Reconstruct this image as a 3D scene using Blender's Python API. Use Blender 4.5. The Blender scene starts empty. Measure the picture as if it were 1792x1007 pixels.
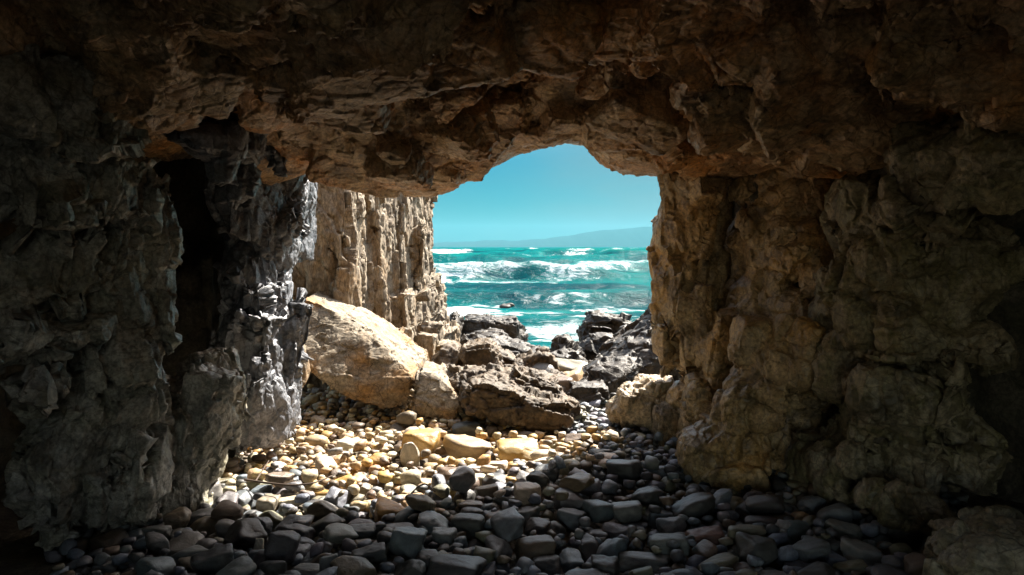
import bpy, math, random
import numpy as np
from mathutils import Matrix, Vector, Euler

R = math.radians
scene = bpy.context.scene
COL = scene.collection
rng = np.random.default_rng(7)
random.seed(7)

# ------------------------------------------------------------------ camera
F, CX, HY, CZ = 1300.0, 896.0, 432.0, 1.6      # focal length (photo pixels), centre column, horizon row, eye height
cd = bpy.data.cameras.new('camera')
cam = bpy.data.objects.new('camera', cd)
COL.objects.link(cam)
cam.location = (0, 0, CZ)
cam.rotation_euler = (R(90), 0, 0)
cd.sensor_width = 36
cd.lens = F / 1792 * 36
cd.shift_y = -(503.5 - HY) / 1792
cd.clip_start = 0.05
cd.clip_end = 40000
scene.camera = cam

# ------------------------------------------------------------------ sky and sun
SUN = Vector((0.42, 0.56, 0.73)).normalized()   # direction towards the sun
EL = math.asin(SUN.z)
AZ = math.atan2(SUN.x, SUN.y)
w = bpy.data.worlds.new('World')
scene.world = w
w.use_nodes = True
nt = w.node_tree
bg = nt.nodes['Background']
sky = nt.nodes.new('ShaderNodeTexSky')
sky.sky_type = 'NISHITA'
sky.sun_disc = False
sky.sun_elevation = EL
sky.sun_rotation = AZ
sky.air_density = 1.0
sky.dust_density = 1.2
sky.ozone_density = 1.0
SKY_TINT = (0.62, 1.04, 0.98, 1)
mul = nt.nodes.new('ShaderNodeMix')
mul.data_type = 'RGBA'
mul.blend_type = 'MULTIPLY'
mul.inputs['Factor'].default_value = 1
# thin pale cloud veil standing over the right of the bay
cl = nt.nodes.new('ShaderNodeMix'); cl.data_type = 'RGBA'
cl.inputs['B'].default_value = (.42, .62, .66, 1)
nt.links.new(mul.outputs['Result'], cl.inputs['A'])
nt.links.new(cl.outputs['Result'], bg.inputs[0])
geo = nt.nodes.new('ShaderNodeTexCoord')
sep = nt.nodes.new('ShaderNodeSeparateXYZ')
nt.links.new(geo.outputs['Generated'], sep.inputs[0])
mr = nt.nodes.new('ShaderNodeMapRange'); mr.interpolation_type = 'SMOOTHSTEP'
mr.inputs['From Min'].default_value = .55; mr.inputs['From Max'].default_value = .10
nt.links.new(sep.outputs['Z'], mr.inputs['Value'])
tint = nt.nodes.new('ShaderNodeMix'); tint.data_type = 'RGBA'
tint.inputs['A'].default_value = (1.15, 1.0, .80, 1); tint.inputs['B'].default_value = (.005, .078, .110, 1)
cn = nt.nodes.new('ShaderNodeTexNoise'); cn.inputs['Scale'].default_value = 5.; cn.inputs['Detail'].default_value = 5
cmp = nt.nodes.new('ShaderNodeMapping'); cmp.inputs['Scale'].default_value = (1, 1, 4)
nt.links.new(geo.outputs['Generated'], cmp.inputs['Vector']); nt.links.new(cmp.outputs[0], cn.inputs['Vector'])
cx = nt.nodes.new('ShaderNodeMath'); cx.operation = 'MULTIPLY_ADD'; cx.inputs[1].default_value = .22
nt.links.new(cn.outputs['Fac'], cx.inputs[0]); nt.links.new(sep.outputs['X'], cx.inputs[2])
cr = nt.nodes.new('ShaderNodeMapRange'); cr.interpolation_type = 'SMOOTHSTEP'
cr.inputs['From Min'].default_value = .05; cr.inputs['From Max'].default_value = .36; cr.inputs['To Max'].default_value = .75
nt.links.new(cx.outputs[0], cr.inputs['Value'])
cz = nt.nodes.new('ShaderNodeMath'); cz.operation = 'MULTIPLY'
nt.links.new(cr.outputs['Result'], cz.inputs[0]); nt.links.new(mr.outputs['Result'], cz.inputs[1])
nt.links.new(cz.outputs[0], cl.inputs['Factor'])
ahead = nt.nodes.new('ShaderNodeMapRange'); ahead.interpolation_type = 'SMOOTHSTEP'
ahead.inputs['From Min'].default_value = -.2; ahead.inputs['From Max'].default_value = .3
nt.links.new(sep.outputs['Y'], ahead.inputs['Value'])
mm = nt.nodes.new('ShaderNodeMath'); mm.operation = 'MULTIPLY'
nt.links.new(mr.outputs['Result'], mm.inputs[0]); nt.links.new(ahead.outputs['Result'], mm.inputs[1])
nt.links.new(mm.outputs[0], tint.inputs['Factor'])
nt.links.new(tint.outputs['Result'], mul.inputs['B'])
nt.links.new(sky.outputs[0], mul.inputs['A'])
bg.inputs[1].default_value = 0.15
sl = bpy.data.lights.new('sun', 'SUN')
sl.energy = 5.0
sl.angle = R(0.5)
sl.color = (1.0, 0.93, 0.82)
so = bpy.data.objects.new('sun', sl)
COL.objects.link(so)
so.rotation_euler = (-SUN).to_track_quat('-Z', 'Y').to_euler()
so.location = (4, 4, 12)

scene.view_settings.view_transform = 'Standard'
scene.view_settings.look = 'None'
scene.view_settings.exposure = 2.0
scene.view_settings.gamma = 1
scene.cycles.use_denoising = True
scene.cycles.max_bounces = 8
scene.cycles.diffuse_bounces = 3
scene.cycles.glossy_bounces = 3
scene.cycles.transmission_bounces = 2
scene.cycles.sample_clamp_indirect = 6
scene.cycles.caustics_reflective = False
scene.cycles.caustics_refractive = False


def W(px, py, Y):
    return np.array([(px - CX) / F * Y, Y, CZ + (HY - py) / F * Y])


# ------------------------------------------------------------------ noise
def hsh(ix, iy, iz, s):
    h = (ix.astype(np.int32).view(np.uint32) * np.uint32(73856093)) ^ (iy.astype(np.int32).view(np.uint32) * np.uint32(19349663)) \
        ^ (iz.astype(np.int32).view(np.uint32) * np.uint32(83492791)) ^ np.uint32((s * 2654435761 + 977) & 0xffffffff)
    h ^= h >> np.uint32(16); h *= np.uint32(0x85ebca6b); h ^= h >> np.uint32(13); h *= np.uint32(0xc2b2ae35); h ^= h >> np.uint32(16)
    return h


def split3(h):
    m = np.uint32(1023)
    f = np.float32(1 / 1023)
    return (h & m) * f, ((h >> np.uint32(10)) & m) * f, ((h >> np.uint32(20)) & m) * f


def vor(P, seed):
    """random value, tilted plane value, F1, F2 of the nearest jittered cell"""
    outs = []
    for a in range(0, len(P), 300000):
        p = P[a:a + 300000].astype(np.float32)
        c = np.floor(p)
        ci = c.astype(np.int32)
        f = p - c
        n = len(p)
        d1 = np.full(n, 9., np.float32); d2 = np.full(n, 9., np.float32)
        bh = np.zeros(n, np.uint32)
        br = np.zeros((n, 3), np.float32)
        for i in (-1, 0, 1):
            for j in (-1, 0, 1):
                for k in (-1, 0, 1):
                    h = hsh(ci[:, 0] + i, ci[:, 1] + j, ci[:, 2] + k, seed)
                    r0, r1, r2 = split3(h)
                    x = f[:, 0] - i - r0; y = f[:, 1] - j - r1; z = f[:, 2] - k - r2
                    d = x * x + y * y + z * z
                    b = d < d1
                    d2 = np.where(b, d1, np.minimum(d2, d))
                    d1 = np.where(b, d, d1)
                    bh = np.where(b, h, bh)
                    br[b, 0] = x[b]; br[b, 1] = y[b]; br[b, 2] = z[b]
        t = hsh(bh.view(np.int32), bh.view(np.int32) >> 3, bh.view(np.int32) >> 5, seed + 71)
        t0, t1, t2 = split3(t)
        rr = (bh >> np.uint32(7) & np.uint32(1023)) * np.float32(1 / 1023)
        til = br[:, 0] * (t0 - .5) * 2 + br[:, 1] * (t1 - .5) * 2 + br[:, 2] * (t2 - .5) * 2
        outs.append((rr, til, np.sqrt(d1), np.sqrt(d2), bh))
    return [np.concatenate(q) for q in zip(*outs)]


def vnoise(P, seed):
    out = np.empty(len(P), np.float32)
    for a in range(0, len(P), 400000):
        p = P[a:a + 400000].astype(np.float32)
        c = np.floor(p); ci = c.astype(np.int32); f = p - c
        u = f * f * f * (f * (f * 6 - 15) + 10)
        acc = np.zeros(len(p), np.float32)
        for i in (0, 1):
            wx = u[:, 0] if i else 1 - u[:, 0]
            for j in (0, 1):
                wy = wx * (u[:, 1] if j else 1 - u[:, 1])
                for k in (0, 1):
                    h = hsh(ci[:, 0] + i, ci[:, 1] + j, ci[:, 2] + k, seed)
                    acc += wy * (u[:, 2] if k else 1 - u[:, 2]) * ((h & np.uint32(65535)) * np.float32(1 / 65535))
        out[a:a + 400000] = acc * 2 - 1
    return out


def fbm(P, seed, octs=4, gain=.5, lac=2.03):
    s = np.zeros(len(P), np.float32); a = 1.
    Q = P.astype(np.float32)
    for o in range(octs):
        s += a * vnoise(Q, seed + o * 17)
        Q = Q * np.float32(lac) + np.float32(3.7); a *= gain
    return s


# ------------------------------------------------------------------ solids as distance fields
def rotm(rx=0, ry=0, rz=0):
    return np.array(Euler((R(rx), R(ry), R(rz)), 'XYZ').to_matrix())


KDEF = [.10]
SKEW = [0, 0, 0, 0]      # column, metres per column, turn: lets a wall of lumps run on into the depth


def E(px, py, Y, hw, hh, d, a=0, rz=0, rx=0, k=None, box=False, cut=False, rnd=.06):
    """lump centred at photo pixel (px,py), Y metres away; half width/height in pixels, half depth in metres; a = clockwise tilt"""
    Y = Y + SKEW[1] * (px - SKEW[0])
    rz = rz + SKEW[2]
    px = px + SKEW[3]
    k = KDEF[0] if k is None else k
    return dict(t='box' if box else 'ell', c=W(px, py, Y), r=np.array([hw / F * Y, d, hh / F * Y]), M=rotm(rx, a, rz), k=k, cut=cut, rnd=rnd)


def BX(x0, x1, y0, y1, z0, z1, rz=0, rx=0, ry=0, k=.08, rnd=.06, cut=False):
    return dict(t='box', c=np.array([(x0 + x1) / 2, (y0 + y1) / 2, (z0 + z1) / 2]), r=np.array([(x1 - x0) / 2, (y1 - y0) / 2, (z1 - z0) / 2]),
                M=rotm(rx, ry, rz), k=k, cut=cut, rnd=rnd)


def EL3(x, y, z, a, b, c, rx=0, ry=0, rz=0, k=.1, cut=False):
    return dict(t='ell', c=np.array([x, y, z]), r=np.array([a, b, c]), M=rotm(rx, ry, rz), k=k, cut=cut, rnd=0)


def PO(pts, thick, lean=0., lean2=0., k=.06, back=.15, fk=.06):
    """solid block: convex outline of points (px, py, Y), clockwise in the picture; front face leaning back by lean (dy/dz)"""
    P = np.array([W(*p) for p in pts])
    return dict(t='poly', P=P, thick=thick, lean=lean, lean2=lean2, k=k, back=back, fk=fk, cut=False,
                c=P.mean(0) + np.array([0, thick / 2, 0]), r=np.array([np.ptp(P[:, 0]) / 2, thick / 2 + np.ptp(P[:, 1]) / 2 + abs(lean) * np.ptp(P[:, 2]) / 2, np.ptp(P[:, 2]) / 2]), M=np.eye(3))


class Field:
    def __init__(s, lo, hi, h):
        s.lo = np.array(lo, float); s.h = h
        s.n = np.ceil((np.array(hi) - s.lo) / h).astype(int) + 1
        s.ax = [np.float32(s.lo[i]) + np.arange(s.n[i], dtype=np.float32) * np.float32(h) for i in range(3)]
        s.S = np.full(s.n, .6, np.float32)

    def xyz(s):
        return np.meshgrid(*s.ax, indexing='ij', sparse=True)

    def add(s, p):
        rad = np.abs(p['M']) @ p['r'] + .45
        i0 = np.clip(np.floor((p['c'] - rad - s.lo) / s.h).astype(int), 0, s.n - 1)
        i1 = np.clip(np.ceil((p['c'] + rad - s.lo) / s.h).astype(int) + 1, 1, s.n)
        if np.any(i1 <= i0):
            return
        sl_ = tuple(slice(a, b) for a, b in zip(i0, i1))
        X = s.ax[0][sl_[0]][:, None, None]; Y = s.ax[1][sl_[1]][None, :, None]; Z = s.ax[2][sl_[2]][None, None, :]
        if p['t'] == 'poly':
            P = p['P']; n = len(P)
            tot = None
            kk = p['k']
            planes = []
            for i in range(n):
                a, b = P[i], P[(i + 1) % n]
                dx, dz = b[0] - a[0], b[2] - a[2]
                L = math.hypot(dx, dz)
                nx, nz = -dz / L, dx / L               # outward for clockwise order seen along +Y
                planes.append((X - a[0]) * nx + (Z - a[2]) * nz + 0 * Y)
            zm = P[:, 2].min(); ym = P[:, 1].min()
            c1 = 1 / math.sqrt(1 + p['lean'] ** 2); c2 = 1 / math.sqrt(1 + p['lean2'] ** 2)
            zr = Z - zm
            planes.append(((ym + p['lean'] * (zr - .25 * np.ptp(P[:, 2]))) - Y) * c1 + 0 * X)
            planes.append((ym + p['lean2'] * zr - Y) * c2 + 0 * X)
            planes.append(Y - (ym + p['thick'] + p['back'] * zr) + 0 * X)
            m = planes[0]
            for q in planes[1:]:
                hh = np.maximum(kk - np.abs(m - q), 0) / kk
                m = np.maximum(m, q) + hh * hh * kk * .25
            d = m
        else:
            x = X - np.float32(p['c'][0]); y = Y - np.float32(p['c'][1]); z = Z - np.float32(p['c'][2])
            M = p['M'].astype(np.float32)
            q = [M[0, i] * x + M[1, i] * y + M[2, i] * z for i in range(3)]
            r = p['r'].astype(np.float32)
            if p['t'] == 'ell':
                k0 = np.sqrt(sum((q[i] / r[i]) ** 2 for i in range(3)))
                k1 = np.sqrt(sum((q[i] / r[i] ** 2) ** 2 for i in range(3))) + 1e-6
                d = k0 * (k0 - 1) / k1
                d = np.where(k0 < .2, -r.min() * .8, d)
            else:
                rn = min(p['rnd'], r.min() * .8)
                e = [np.abs(q[i]) - (r[i] - rn) for i in range(3)]
                d = np.sqrt(sum(np.maximum(v, 0) ** 2 for v in e)) + np.minimum(np.maximum(np.maximum(e[0], e[1]), e[2]), 0) - rn
        cur = s.S[sl_]
        k = p['k']
        if p['cut']:
            nd = -d
            h = np.maximum(k - np.abs(cur - nd), 0) / k
            s.S[sl_] = np.maximum(cur, nd) + h * h * k * .25
        else:
            h = np.maximum(k - np.abs(cur - d), 0) / k
            s.S[sl_] = np.minimum(cur, d) - h * h * k * .25

    def mesh(s):
        S = s.S.copy()
        # close at the border of the grid
        for ax in range(3):
            for e in (0, -1):
                idx = [slice(None)] * 3; idx[ax] = e
                S[tuple(idx)] = np.maximum(S[tuple(idx)], s.h * .5)
        I = S < 0
        n = np.array(S.shape)
        cnt = np.zeros(n - 1, np.int8)
        for i in (0, 1):
            for j in (0, 1):
                for k in (0, 1):
                    cnt += I[i:n[0] - 1 + i, j:n[1] - 1 + j, k:n[2] - 1 + k]
        act = (cnt > 0) & (cnt < 8)
        idx = np.argwhere(act)
        ids = np.full(n - 1, -1, np.int32)
        ids[act] = np.arange(len(idx))
        corners = [(i, j, k) for i in (0, 1) for j in (0, 1) for k in (0, 1)]
        val = np.stack([S[idx[:, 0] + c[0], idx[:, 1] + c[1], idx[:, 2] + c[2]] for c in corners], 1)
        acc = np.zeros((len(idx), 3)); num = np.zeros(len(idx))
        for a in range(8):
            for b in range(a + 1, 8):
                if sum(abs(corners[a][t] - corners[b][t]) for t in range(3)) != 1:
                    continue
                va, vb = val[:, a], val[:, b]
                x = (va < 0) != (vb < 0)
                t = np.where(x, va / np.where(x, va - vb, 1), 0)
                pa = np.array(corners[a]); pb = np.array(corners[b])
                acc += np.where(x[:, None], pa + t[:, None] * (pb - pa), 0)
                num += x
        V = s.lo + (idx + acc / num[:, None]) * s.h
        quads = []
        for ax in range(3):
            u, v = [(1, 2), (2, 0), (0, 1)][ax]
            A = [slice(None)] * 3; B = [slice(None)] * 3
            A[ax] = slice(0, -1); B[ax] = slice(1, None)
            x = I[tuple(A)] != I[tuple(B)]
            e = np.argwhere(x)
            ok = (e[:, u] > 0) & (e[:, v] > 0) & (e[:, u] < n[u] - 1) & (e[:, v] < n[v] - 1)
            e = e[ok]
            ins = I[e[:, 0], e[:, 1], e[:, 2]]
            q = []
            for du, dv in ((-1, -1), (0, -1), (0, 0), (-1, 0)):
                f = e.copy(); f[:, u] += du; f[:, v] += dv
                q.append(ids[f[:, 0], f[:, 1], f[:, 2]])
            q = np.stack(q, 1)
            q[~ins] = q[~ins][:, ::-1]
            quads.append(q)
        return V, np.concatenate(quads)


def make_mesh(name, V, Q, smooth=True):
    me = bpy.data.meshes.new(name)
    nf, k = Q.shape
    me.vertices.add(len(V))
    me.vertices.foreach_set('co', np.ascontiguousarray(V, np.float32).ravel())
    me.loops.add(nf * k)
    me.loops.foreach_set('vertex_index', np.ascontiguousarray(Q, np.int32).ravel())
    me.polygons.add(nf)
    me.polygons.foreach_set('loop_start', np.arange(0, nf * k, k, dtype=np.int32))
    me.update(calc_edges=True)
    me.polygons.foreach_set('use_smooth', np.full(nf, smooth, bool))
    return me


def get_v(me):
    a = np.empty(len(me.vertices) * 3, np.float32); me.vertices.foreach_get('co', a); return a.reshape(-1, 3)


def get_n(me):
    a = np.empty(len(me.vertices) * 3, np.float32); me.vertex_normals.foreach_get('vector', a); return a.reshape(-1, 3)


def subdivided(V, Q, levels):
    me = make_mesh('tmp', V, Q)
    if levels == 0:
        return me
    ob = bpy.data.objects.new('tmp', me)
    COL.objects.link(ob)
    md = ob.modifiers.new('s', 'SUBSURF'); md.levels = levels; md.render_levels = levels
    dg = bpy.context.evaluated_depsgraph_get()
    ev = ob.evaluated_get(dg)
    res = bpy.data.meshes.new_from_object(ev)
    bpy.data.objects.remove(ob)
    bpy.data.meshes.remove(me)
    return res


def displace(me, passes, M=None):
    """passes: ('v', cell (3), amp, tilt, crack, seed, mean) facetted blocks | ('n', scale, amp, octaves, seed) soft lumps | ('r', ...) ridges"""
    V = get_v(me)
    N0 = get_n(me)
    for p in passes:
        me.vertices.foreach_set('co', V.ravel()); me.update()
        N = get_n(me)
        P = V @ M.astype(np.float32) if M is not None else V
        if p[0] == 'v':
            _, cell, amp, tilt, crack, seed = p
            c = np.array(cell, np.float32)
            ms = float(c.mean())
            wv = np.stack([vnoise(P / (ms * .8), seed + 1), vnoise(P / (ms * .8), seed + 2), vnoise(P / (ms * .8), seed + 3)], 1)
            r, t, f1, f2, _h = vor(P / c + wv * .22, seed)
            d = amp * (r - .5) * 2 + tilt * t
            if crack:
                d -= crack * np.exp(-((f2 - f1) / .10) ** 2)
        elif p[0] == 'f':
            # chip every cell of the surface flat, on a plane of its own
            _, cell, stren, tilt, off, crack, seed = p
            N = N0
            c = np.array(cell, np.float32); ms = float(c.mean())
            wv = np.stack([vnoise(P / (ms * 1.2), seed + i) for i in (1, 2, 3)], 1)
            r, t, f1, f2, hid = vor(P / c + wv * .16, seed)
            key = hid.astype(np.int64) * 64 + (np.round(N[:, 0] * 1.1).astype(np.int64) + 1) * 16 + (np.round(N[:, 1] * 1.1).astype(np.int64) + 1) * 4 + np.round(N[:, 2] * 1.1).astype(np.int64) + 1
            uq, inv = np.unique(key, return_inverse=True)
            cnt = np.bincount(inv).astype(np.float32)
            cm = np.stack([np.bincount(inv, V[:, i]) / cnt for i in range(3)], 1)
            nm = np.stack([np.bincount(inv, N[:, i]) / cnt for i in range(3)], 1)
            q = uq.astype(np.uint64)
            q = ((q * np.uint64(11400714819323198485)) >> np.uint64(20))
            rv = np.stack([((q >> np.uint64(10 * i)) & np.uint64(1023)).astype(np.float64) / 1023 * 2 - 1 for i in range(4)], 1)
            nm = nm / np.linalg.norm(nm, axis=1)[:, None] + tilt * rv[:, :3]
            nm /= np.linalg.norm(nm, axis=1)[:, None]
            cm = cm + nm * (off * rv[:, 3])[:, None]
            nn_ = nm[inv]
            den = np.maximum((nn_ * N).sum(1), .45)
            d = (((cm[inv] - V) * nn_).sum(1) / den * stren)
            al = np.clip(((nn_ * N).sum(1) - .62) / .28, 0, 1)
            d = (np.clip(d, -ms * .28, ms * .28) * al * al * (3 - 2 * al)).astype(np.float32)
            if crack:
                d -= crack * np.exp(-((f2 - f1) / .06) ** 2)
        elif p[0] == 'n':
            _, sc, amp, oc, seed = p
            d = amp * fbm(P / np.float32(sc), seed, oc)
        elif p[0] == 'r':
            _, sc, amp, oc, seed = p
            sc = np.array(sc, np.float32)
            d = amp * (1 - 2 * np.abs(fbm(P / sc, seed, oc)))
        V = V + N * d[:, None]
    me.vertices.foreach_set('co', np.ascontiguousarray(V).ravel())
    me.update()
    return me


def tag(o, label=None, cat=None, group=None, kind=None):
    if label: o['label'] = label
    if cat: o['category'] = cat
    if group: o['group'] = group
    if kind: o['kind'] = kind
    return o


def link(name, me, mat, parent=None):
    o = bpy.data.objects.new(name, me)
    me.name = name
    COL.objects.link(o)
    if mat is not None:
        me.materials.clear(); me.materials.append(mat)
    if parent is not None: o.parent = parent
    return o


def base_origin(o):
    """move the object's origin to the middle of its foot"""
    V = get_v(o.data)
    c = np.array([(V[:, 0].min() + V[:, 0].max()) / 2, (V[:, 1].min() + V[:, 1].max()) / 2, V[:, 2].min()])
    o.data.vertices.foreach_set('co', np.ascontiguousarray(V - c.astype(np.float32)).ravel()); o.data.update()
    o.location = c
    return o


def sd_point(p, prims):
    d = 9.
    for q in prims:
        if q['cut'] or q['t'] == 'poly': continue
        l = (p - q['c']) @ q['M']
        if q['t'] == 'ell':
            k0 = np.sqrt(((l / q['r']) ** 2).sum())
            d = min(d, (k0 - 1) * q['r'].min())
        else:
            e = np.abs(l) - q['r']
            d = min(d, e.max())
    for q in prims:
        if q['cut']:
            k0 = np.sqrt((((p - q['c']) @ q['M'] / q['r']) ** 2).sum())
            d = max(d, (1 - k0) * q['r'].min())
    return d


def knobs(prims, seed, n, x0, x1, y0, y1, hw, hh, dep, tilt, boxes=.5, rz=0, k=.02):
    """lumps and ribs growing out of the surface of a rock, where it faces into the cave"""
    g = np.random.default_rng(seed)
    out = []
    for _ in range(n):
        px, py = g.uniform(x0, x1), g.uniform(y0, y1)
        a, b, dd = g.uniform(*hw), g.uniform(*hh), g.uniform(*dep)
        t_, bx, zz = g.uniform(*tilt), g.random() < boxes, rz + g.uniform(-25, 25)
        for Y in np.arange(2.8, 8, .04):
            p = W(px, py, Y)
            if p[2] > -.1 and sd_point(p, prims) < 0:
                out.append(dict(t='box' if bx else 'ell', c=p + np.array([0, dd * .35, 0]), r=np.array([a / F * Y, dd, b / F * Y]), M=rotm(g.uniform(-15, 15), t_, zz), k=k, cut=False, rnd=.03))
                break
    cuts = [q for q in prims if q['cut']]
    return [q for q in prims if not q['cut']] + out + cuts


def rock(name, prims, h, passes, sub, mat, M=None, clip=None, ribs=None):
    if ribs: prims = knobs(prims, *ribs)
    pos = [p for p in prims if not p['cut']]
    lo = np.min([p['c'] - np.abs(p['M']) @ p['r'] for p in pos], 0) - .2
    hi = np.max([p['c'] + np.abs(p['M']) @ p['r'] for p in pos], 0) + .2
    if clip is not None:
        lo = np.maximum(lo, clip[0]); hi = np.minimum(hi, clip[1])
    f = Field(lo, hi, h)
    for p in prims:
        f.add(p)
    V, Q = f.mesh()
    me = displace(subdivided(V, Q, sub), passes, M)
    return base_origin(link(name, me, mat))


# ------------------------------------------------------------------ materials
def mat_new(name):
    m = bpy.data.materials.new(name); m.use_nodes = True
    t = m.node_tree
    return m, t, t.nodes['Principled BSDF']


def N_(t, typ, **kw):
    n = t.nodes.new(typ)
    for k, v in kw.items():
        setattr(n, k, v)
    return n


def mixc(t, fac, a, b, mode='MIX'):
    m = N_(t, 'ShaderNodeMix', data_type='RGBA', blend_type=mode)
    for inp, v in ((m.inputs['Factor'], fac), (m.inputs['A'], a), (m.inputs['B'], b)):
        if isinstance(v, (int, float)): inp.default_value = v
        elif isinstance(v, tuple): inp.default_value = (*v, 1) if len(v) == 3 else v
        else: t.links.new(v, inp)
    return m.outputs['Result']


def noise(t, vec, scale, detail=5, rough=.6, dist=0):
    n = N_(t, 'ShaderNodeTexNoise')
    n.inputs['Scale'].default_value = scale; n.inputs['Detail'].default_value = detail
    n.inputs['Roughness'].default_value = rough; n.inputs['Distortion'].default_value = dist
    t.links.new(vec, n.inputs['Vector'])
    return n.outputs['Fac']


def ramp(t, fac, lo, hi):
    n = N_(t, 'ShaderNodeMapRange', interpolation_type='SMOOTHSTEP')
    n.inputs['From Min'].default_value = lo; n.inputs['From Max'].default_value = hi
    t.links.new(fac, n.inputs['Value'])
    return n.outputs['Result']


def mathn(t, op, a, b=None):
    n = N_(t, 'ShaderNodeMath', operation=op)
    for i, v in enumerate((a, b)):
        if v is None: continue
        if isinstance(v, (int, float)): n.inputs[i].default_value = v
        else: t.links.new(v, n.inputs[i])
    return n.outputs[0]


def rock_mat(name, ca, cb, stain, stain_amt=.5, moss=None, moss_amt=0., rough=.75, bump=.6, fine=38., stretch=(1, 1, 1), crack=.5, spec=.45, dark=.75):
    m, t, b = mat_new(name)
    tc = N_(t, 'ShaderNodeTexCoord')
    mp = N_(t, 'ShaderNodeMapping')
    mp.inputs['Scale'].default_value = stretch
    t.links.new(tc.outputs['Object'], mp.inputs['Vector'])
    v = mp.outputs[0]
    big = noise(t, v, 1.3, 6, .62, .4)
    mid = noise(t, v, 6., 6, .65)
    fn = noise(t, v, fine, 5, .7)
    c = mixc(t, ramp(t, mid, .36, .64), ca, cb)
    c = mixc(t, mathn(t, 'MULTIPLY', ramp(t, big, .46, .66), stain_amt), c, stain)
    if moss:
        big2 = noise(t, v, 2.1, 6, .7, 1.)
        c = mixc(t, mathn(t, 'MULTIPLY', ramp(t, big2, .45, .62), moss_amt), c, moss)
    c = mixc(t, .8, c, mixc(t, ramp(t, fn, .3, .7), (.38, .38, .38), (1.45, 1.43, 1.4)), 'MULTIPLY')
    base_c = c
    b.inputs['Roughness'].default_value = rough
    b.inputs['Specular IOR Level'].default_value = spec
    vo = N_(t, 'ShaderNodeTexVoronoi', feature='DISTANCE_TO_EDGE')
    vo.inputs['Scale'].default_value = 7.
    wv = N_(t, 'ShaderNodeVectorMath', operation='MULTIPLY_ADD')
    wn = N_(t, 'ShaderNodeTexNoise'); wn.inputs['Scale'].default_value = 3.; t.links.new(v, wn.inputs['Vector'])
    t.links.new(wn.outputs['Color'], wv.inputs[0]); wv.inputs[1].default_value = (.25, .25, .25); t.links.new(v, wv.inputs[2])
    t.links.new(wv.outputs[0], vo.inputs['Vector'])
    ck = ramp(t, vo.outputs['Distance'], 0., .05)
    # ragged dark patches and crack lines: shade painted in for deeper blacks and contrast
    shade_patch = noise(t, v, 2.6, 8, .72, .8)
    base_c = mixc(t, mathn(t, 'MULTIPLY', ramp(t, shade_patch, .52, .62), dark), base_c, (.30, .29, .28), 'MULTIPLY')
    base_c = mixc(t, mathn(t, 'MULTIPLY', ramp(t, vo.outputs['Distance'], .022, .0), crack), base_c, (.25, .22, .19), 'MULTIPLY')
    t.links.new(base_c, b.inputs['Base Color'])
    hgt = mathn(t, 'ADD', mathn(t, 'MULTIPLY', mid, .9), mathn(t, 'MULTIPLY', fn, .35))
    hgt = mathn(t, 'ADD', hgt, mathn(t, 'MULTIPLY', ck, .22 * crack))
    bp = N_(t, 'ShaderNodeBump')
    bp.inputs['Strength'].default_value = bump; bp.inputs['Distance'].default_value = .015
    t.links.new(hgt, bp.inputs['Height'])
    t.links.new(bp.outputs[0], b.inputs['Normal'])
    return m


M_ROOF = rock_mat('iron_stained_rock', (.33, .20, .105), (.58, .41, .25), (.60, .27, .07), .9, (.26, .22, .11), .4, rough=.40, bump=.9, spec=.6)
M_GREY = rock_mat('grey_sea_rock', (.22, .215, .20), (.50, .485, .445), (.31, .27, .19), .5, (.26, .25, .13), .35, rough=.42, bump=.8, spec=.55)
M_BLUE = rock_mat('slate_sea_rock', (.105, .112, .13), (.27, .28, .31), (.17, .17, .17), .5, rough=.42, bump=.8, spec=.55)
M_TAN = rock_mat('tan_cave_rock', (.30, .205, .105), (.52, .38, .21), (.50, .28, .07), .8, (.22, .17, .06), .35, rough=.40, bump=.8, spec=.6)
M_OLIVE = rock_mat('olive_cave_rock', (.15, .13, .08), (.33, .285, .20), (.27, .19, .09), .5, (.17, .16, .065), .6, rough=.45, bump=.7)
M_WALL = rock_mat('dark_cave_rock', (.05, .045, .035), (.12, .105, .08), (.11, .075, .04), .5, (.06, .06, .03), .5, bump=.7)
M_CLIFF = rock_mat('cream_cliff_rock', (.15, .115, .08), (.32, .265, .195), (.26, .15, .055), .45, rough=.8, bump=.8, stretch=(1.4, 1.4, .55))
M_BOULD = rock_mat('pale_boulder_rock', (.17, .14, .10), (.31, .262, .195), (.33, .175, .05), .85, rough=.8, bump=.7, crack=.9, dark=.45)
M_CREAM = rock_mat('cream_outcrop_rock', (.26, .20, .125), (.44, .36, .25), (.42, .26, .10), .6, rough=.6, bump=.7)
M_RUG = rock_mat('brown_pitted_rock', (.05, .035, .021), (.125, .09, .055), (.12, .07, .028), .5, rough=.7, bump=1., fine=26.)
M_REEF = rock_mat('wet_black_reef_rock', (.014, .012, .011), (.055, .045, .036), (.08, .055, .03), .4, rough=.55, bump=1., spec=.25)


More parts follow.
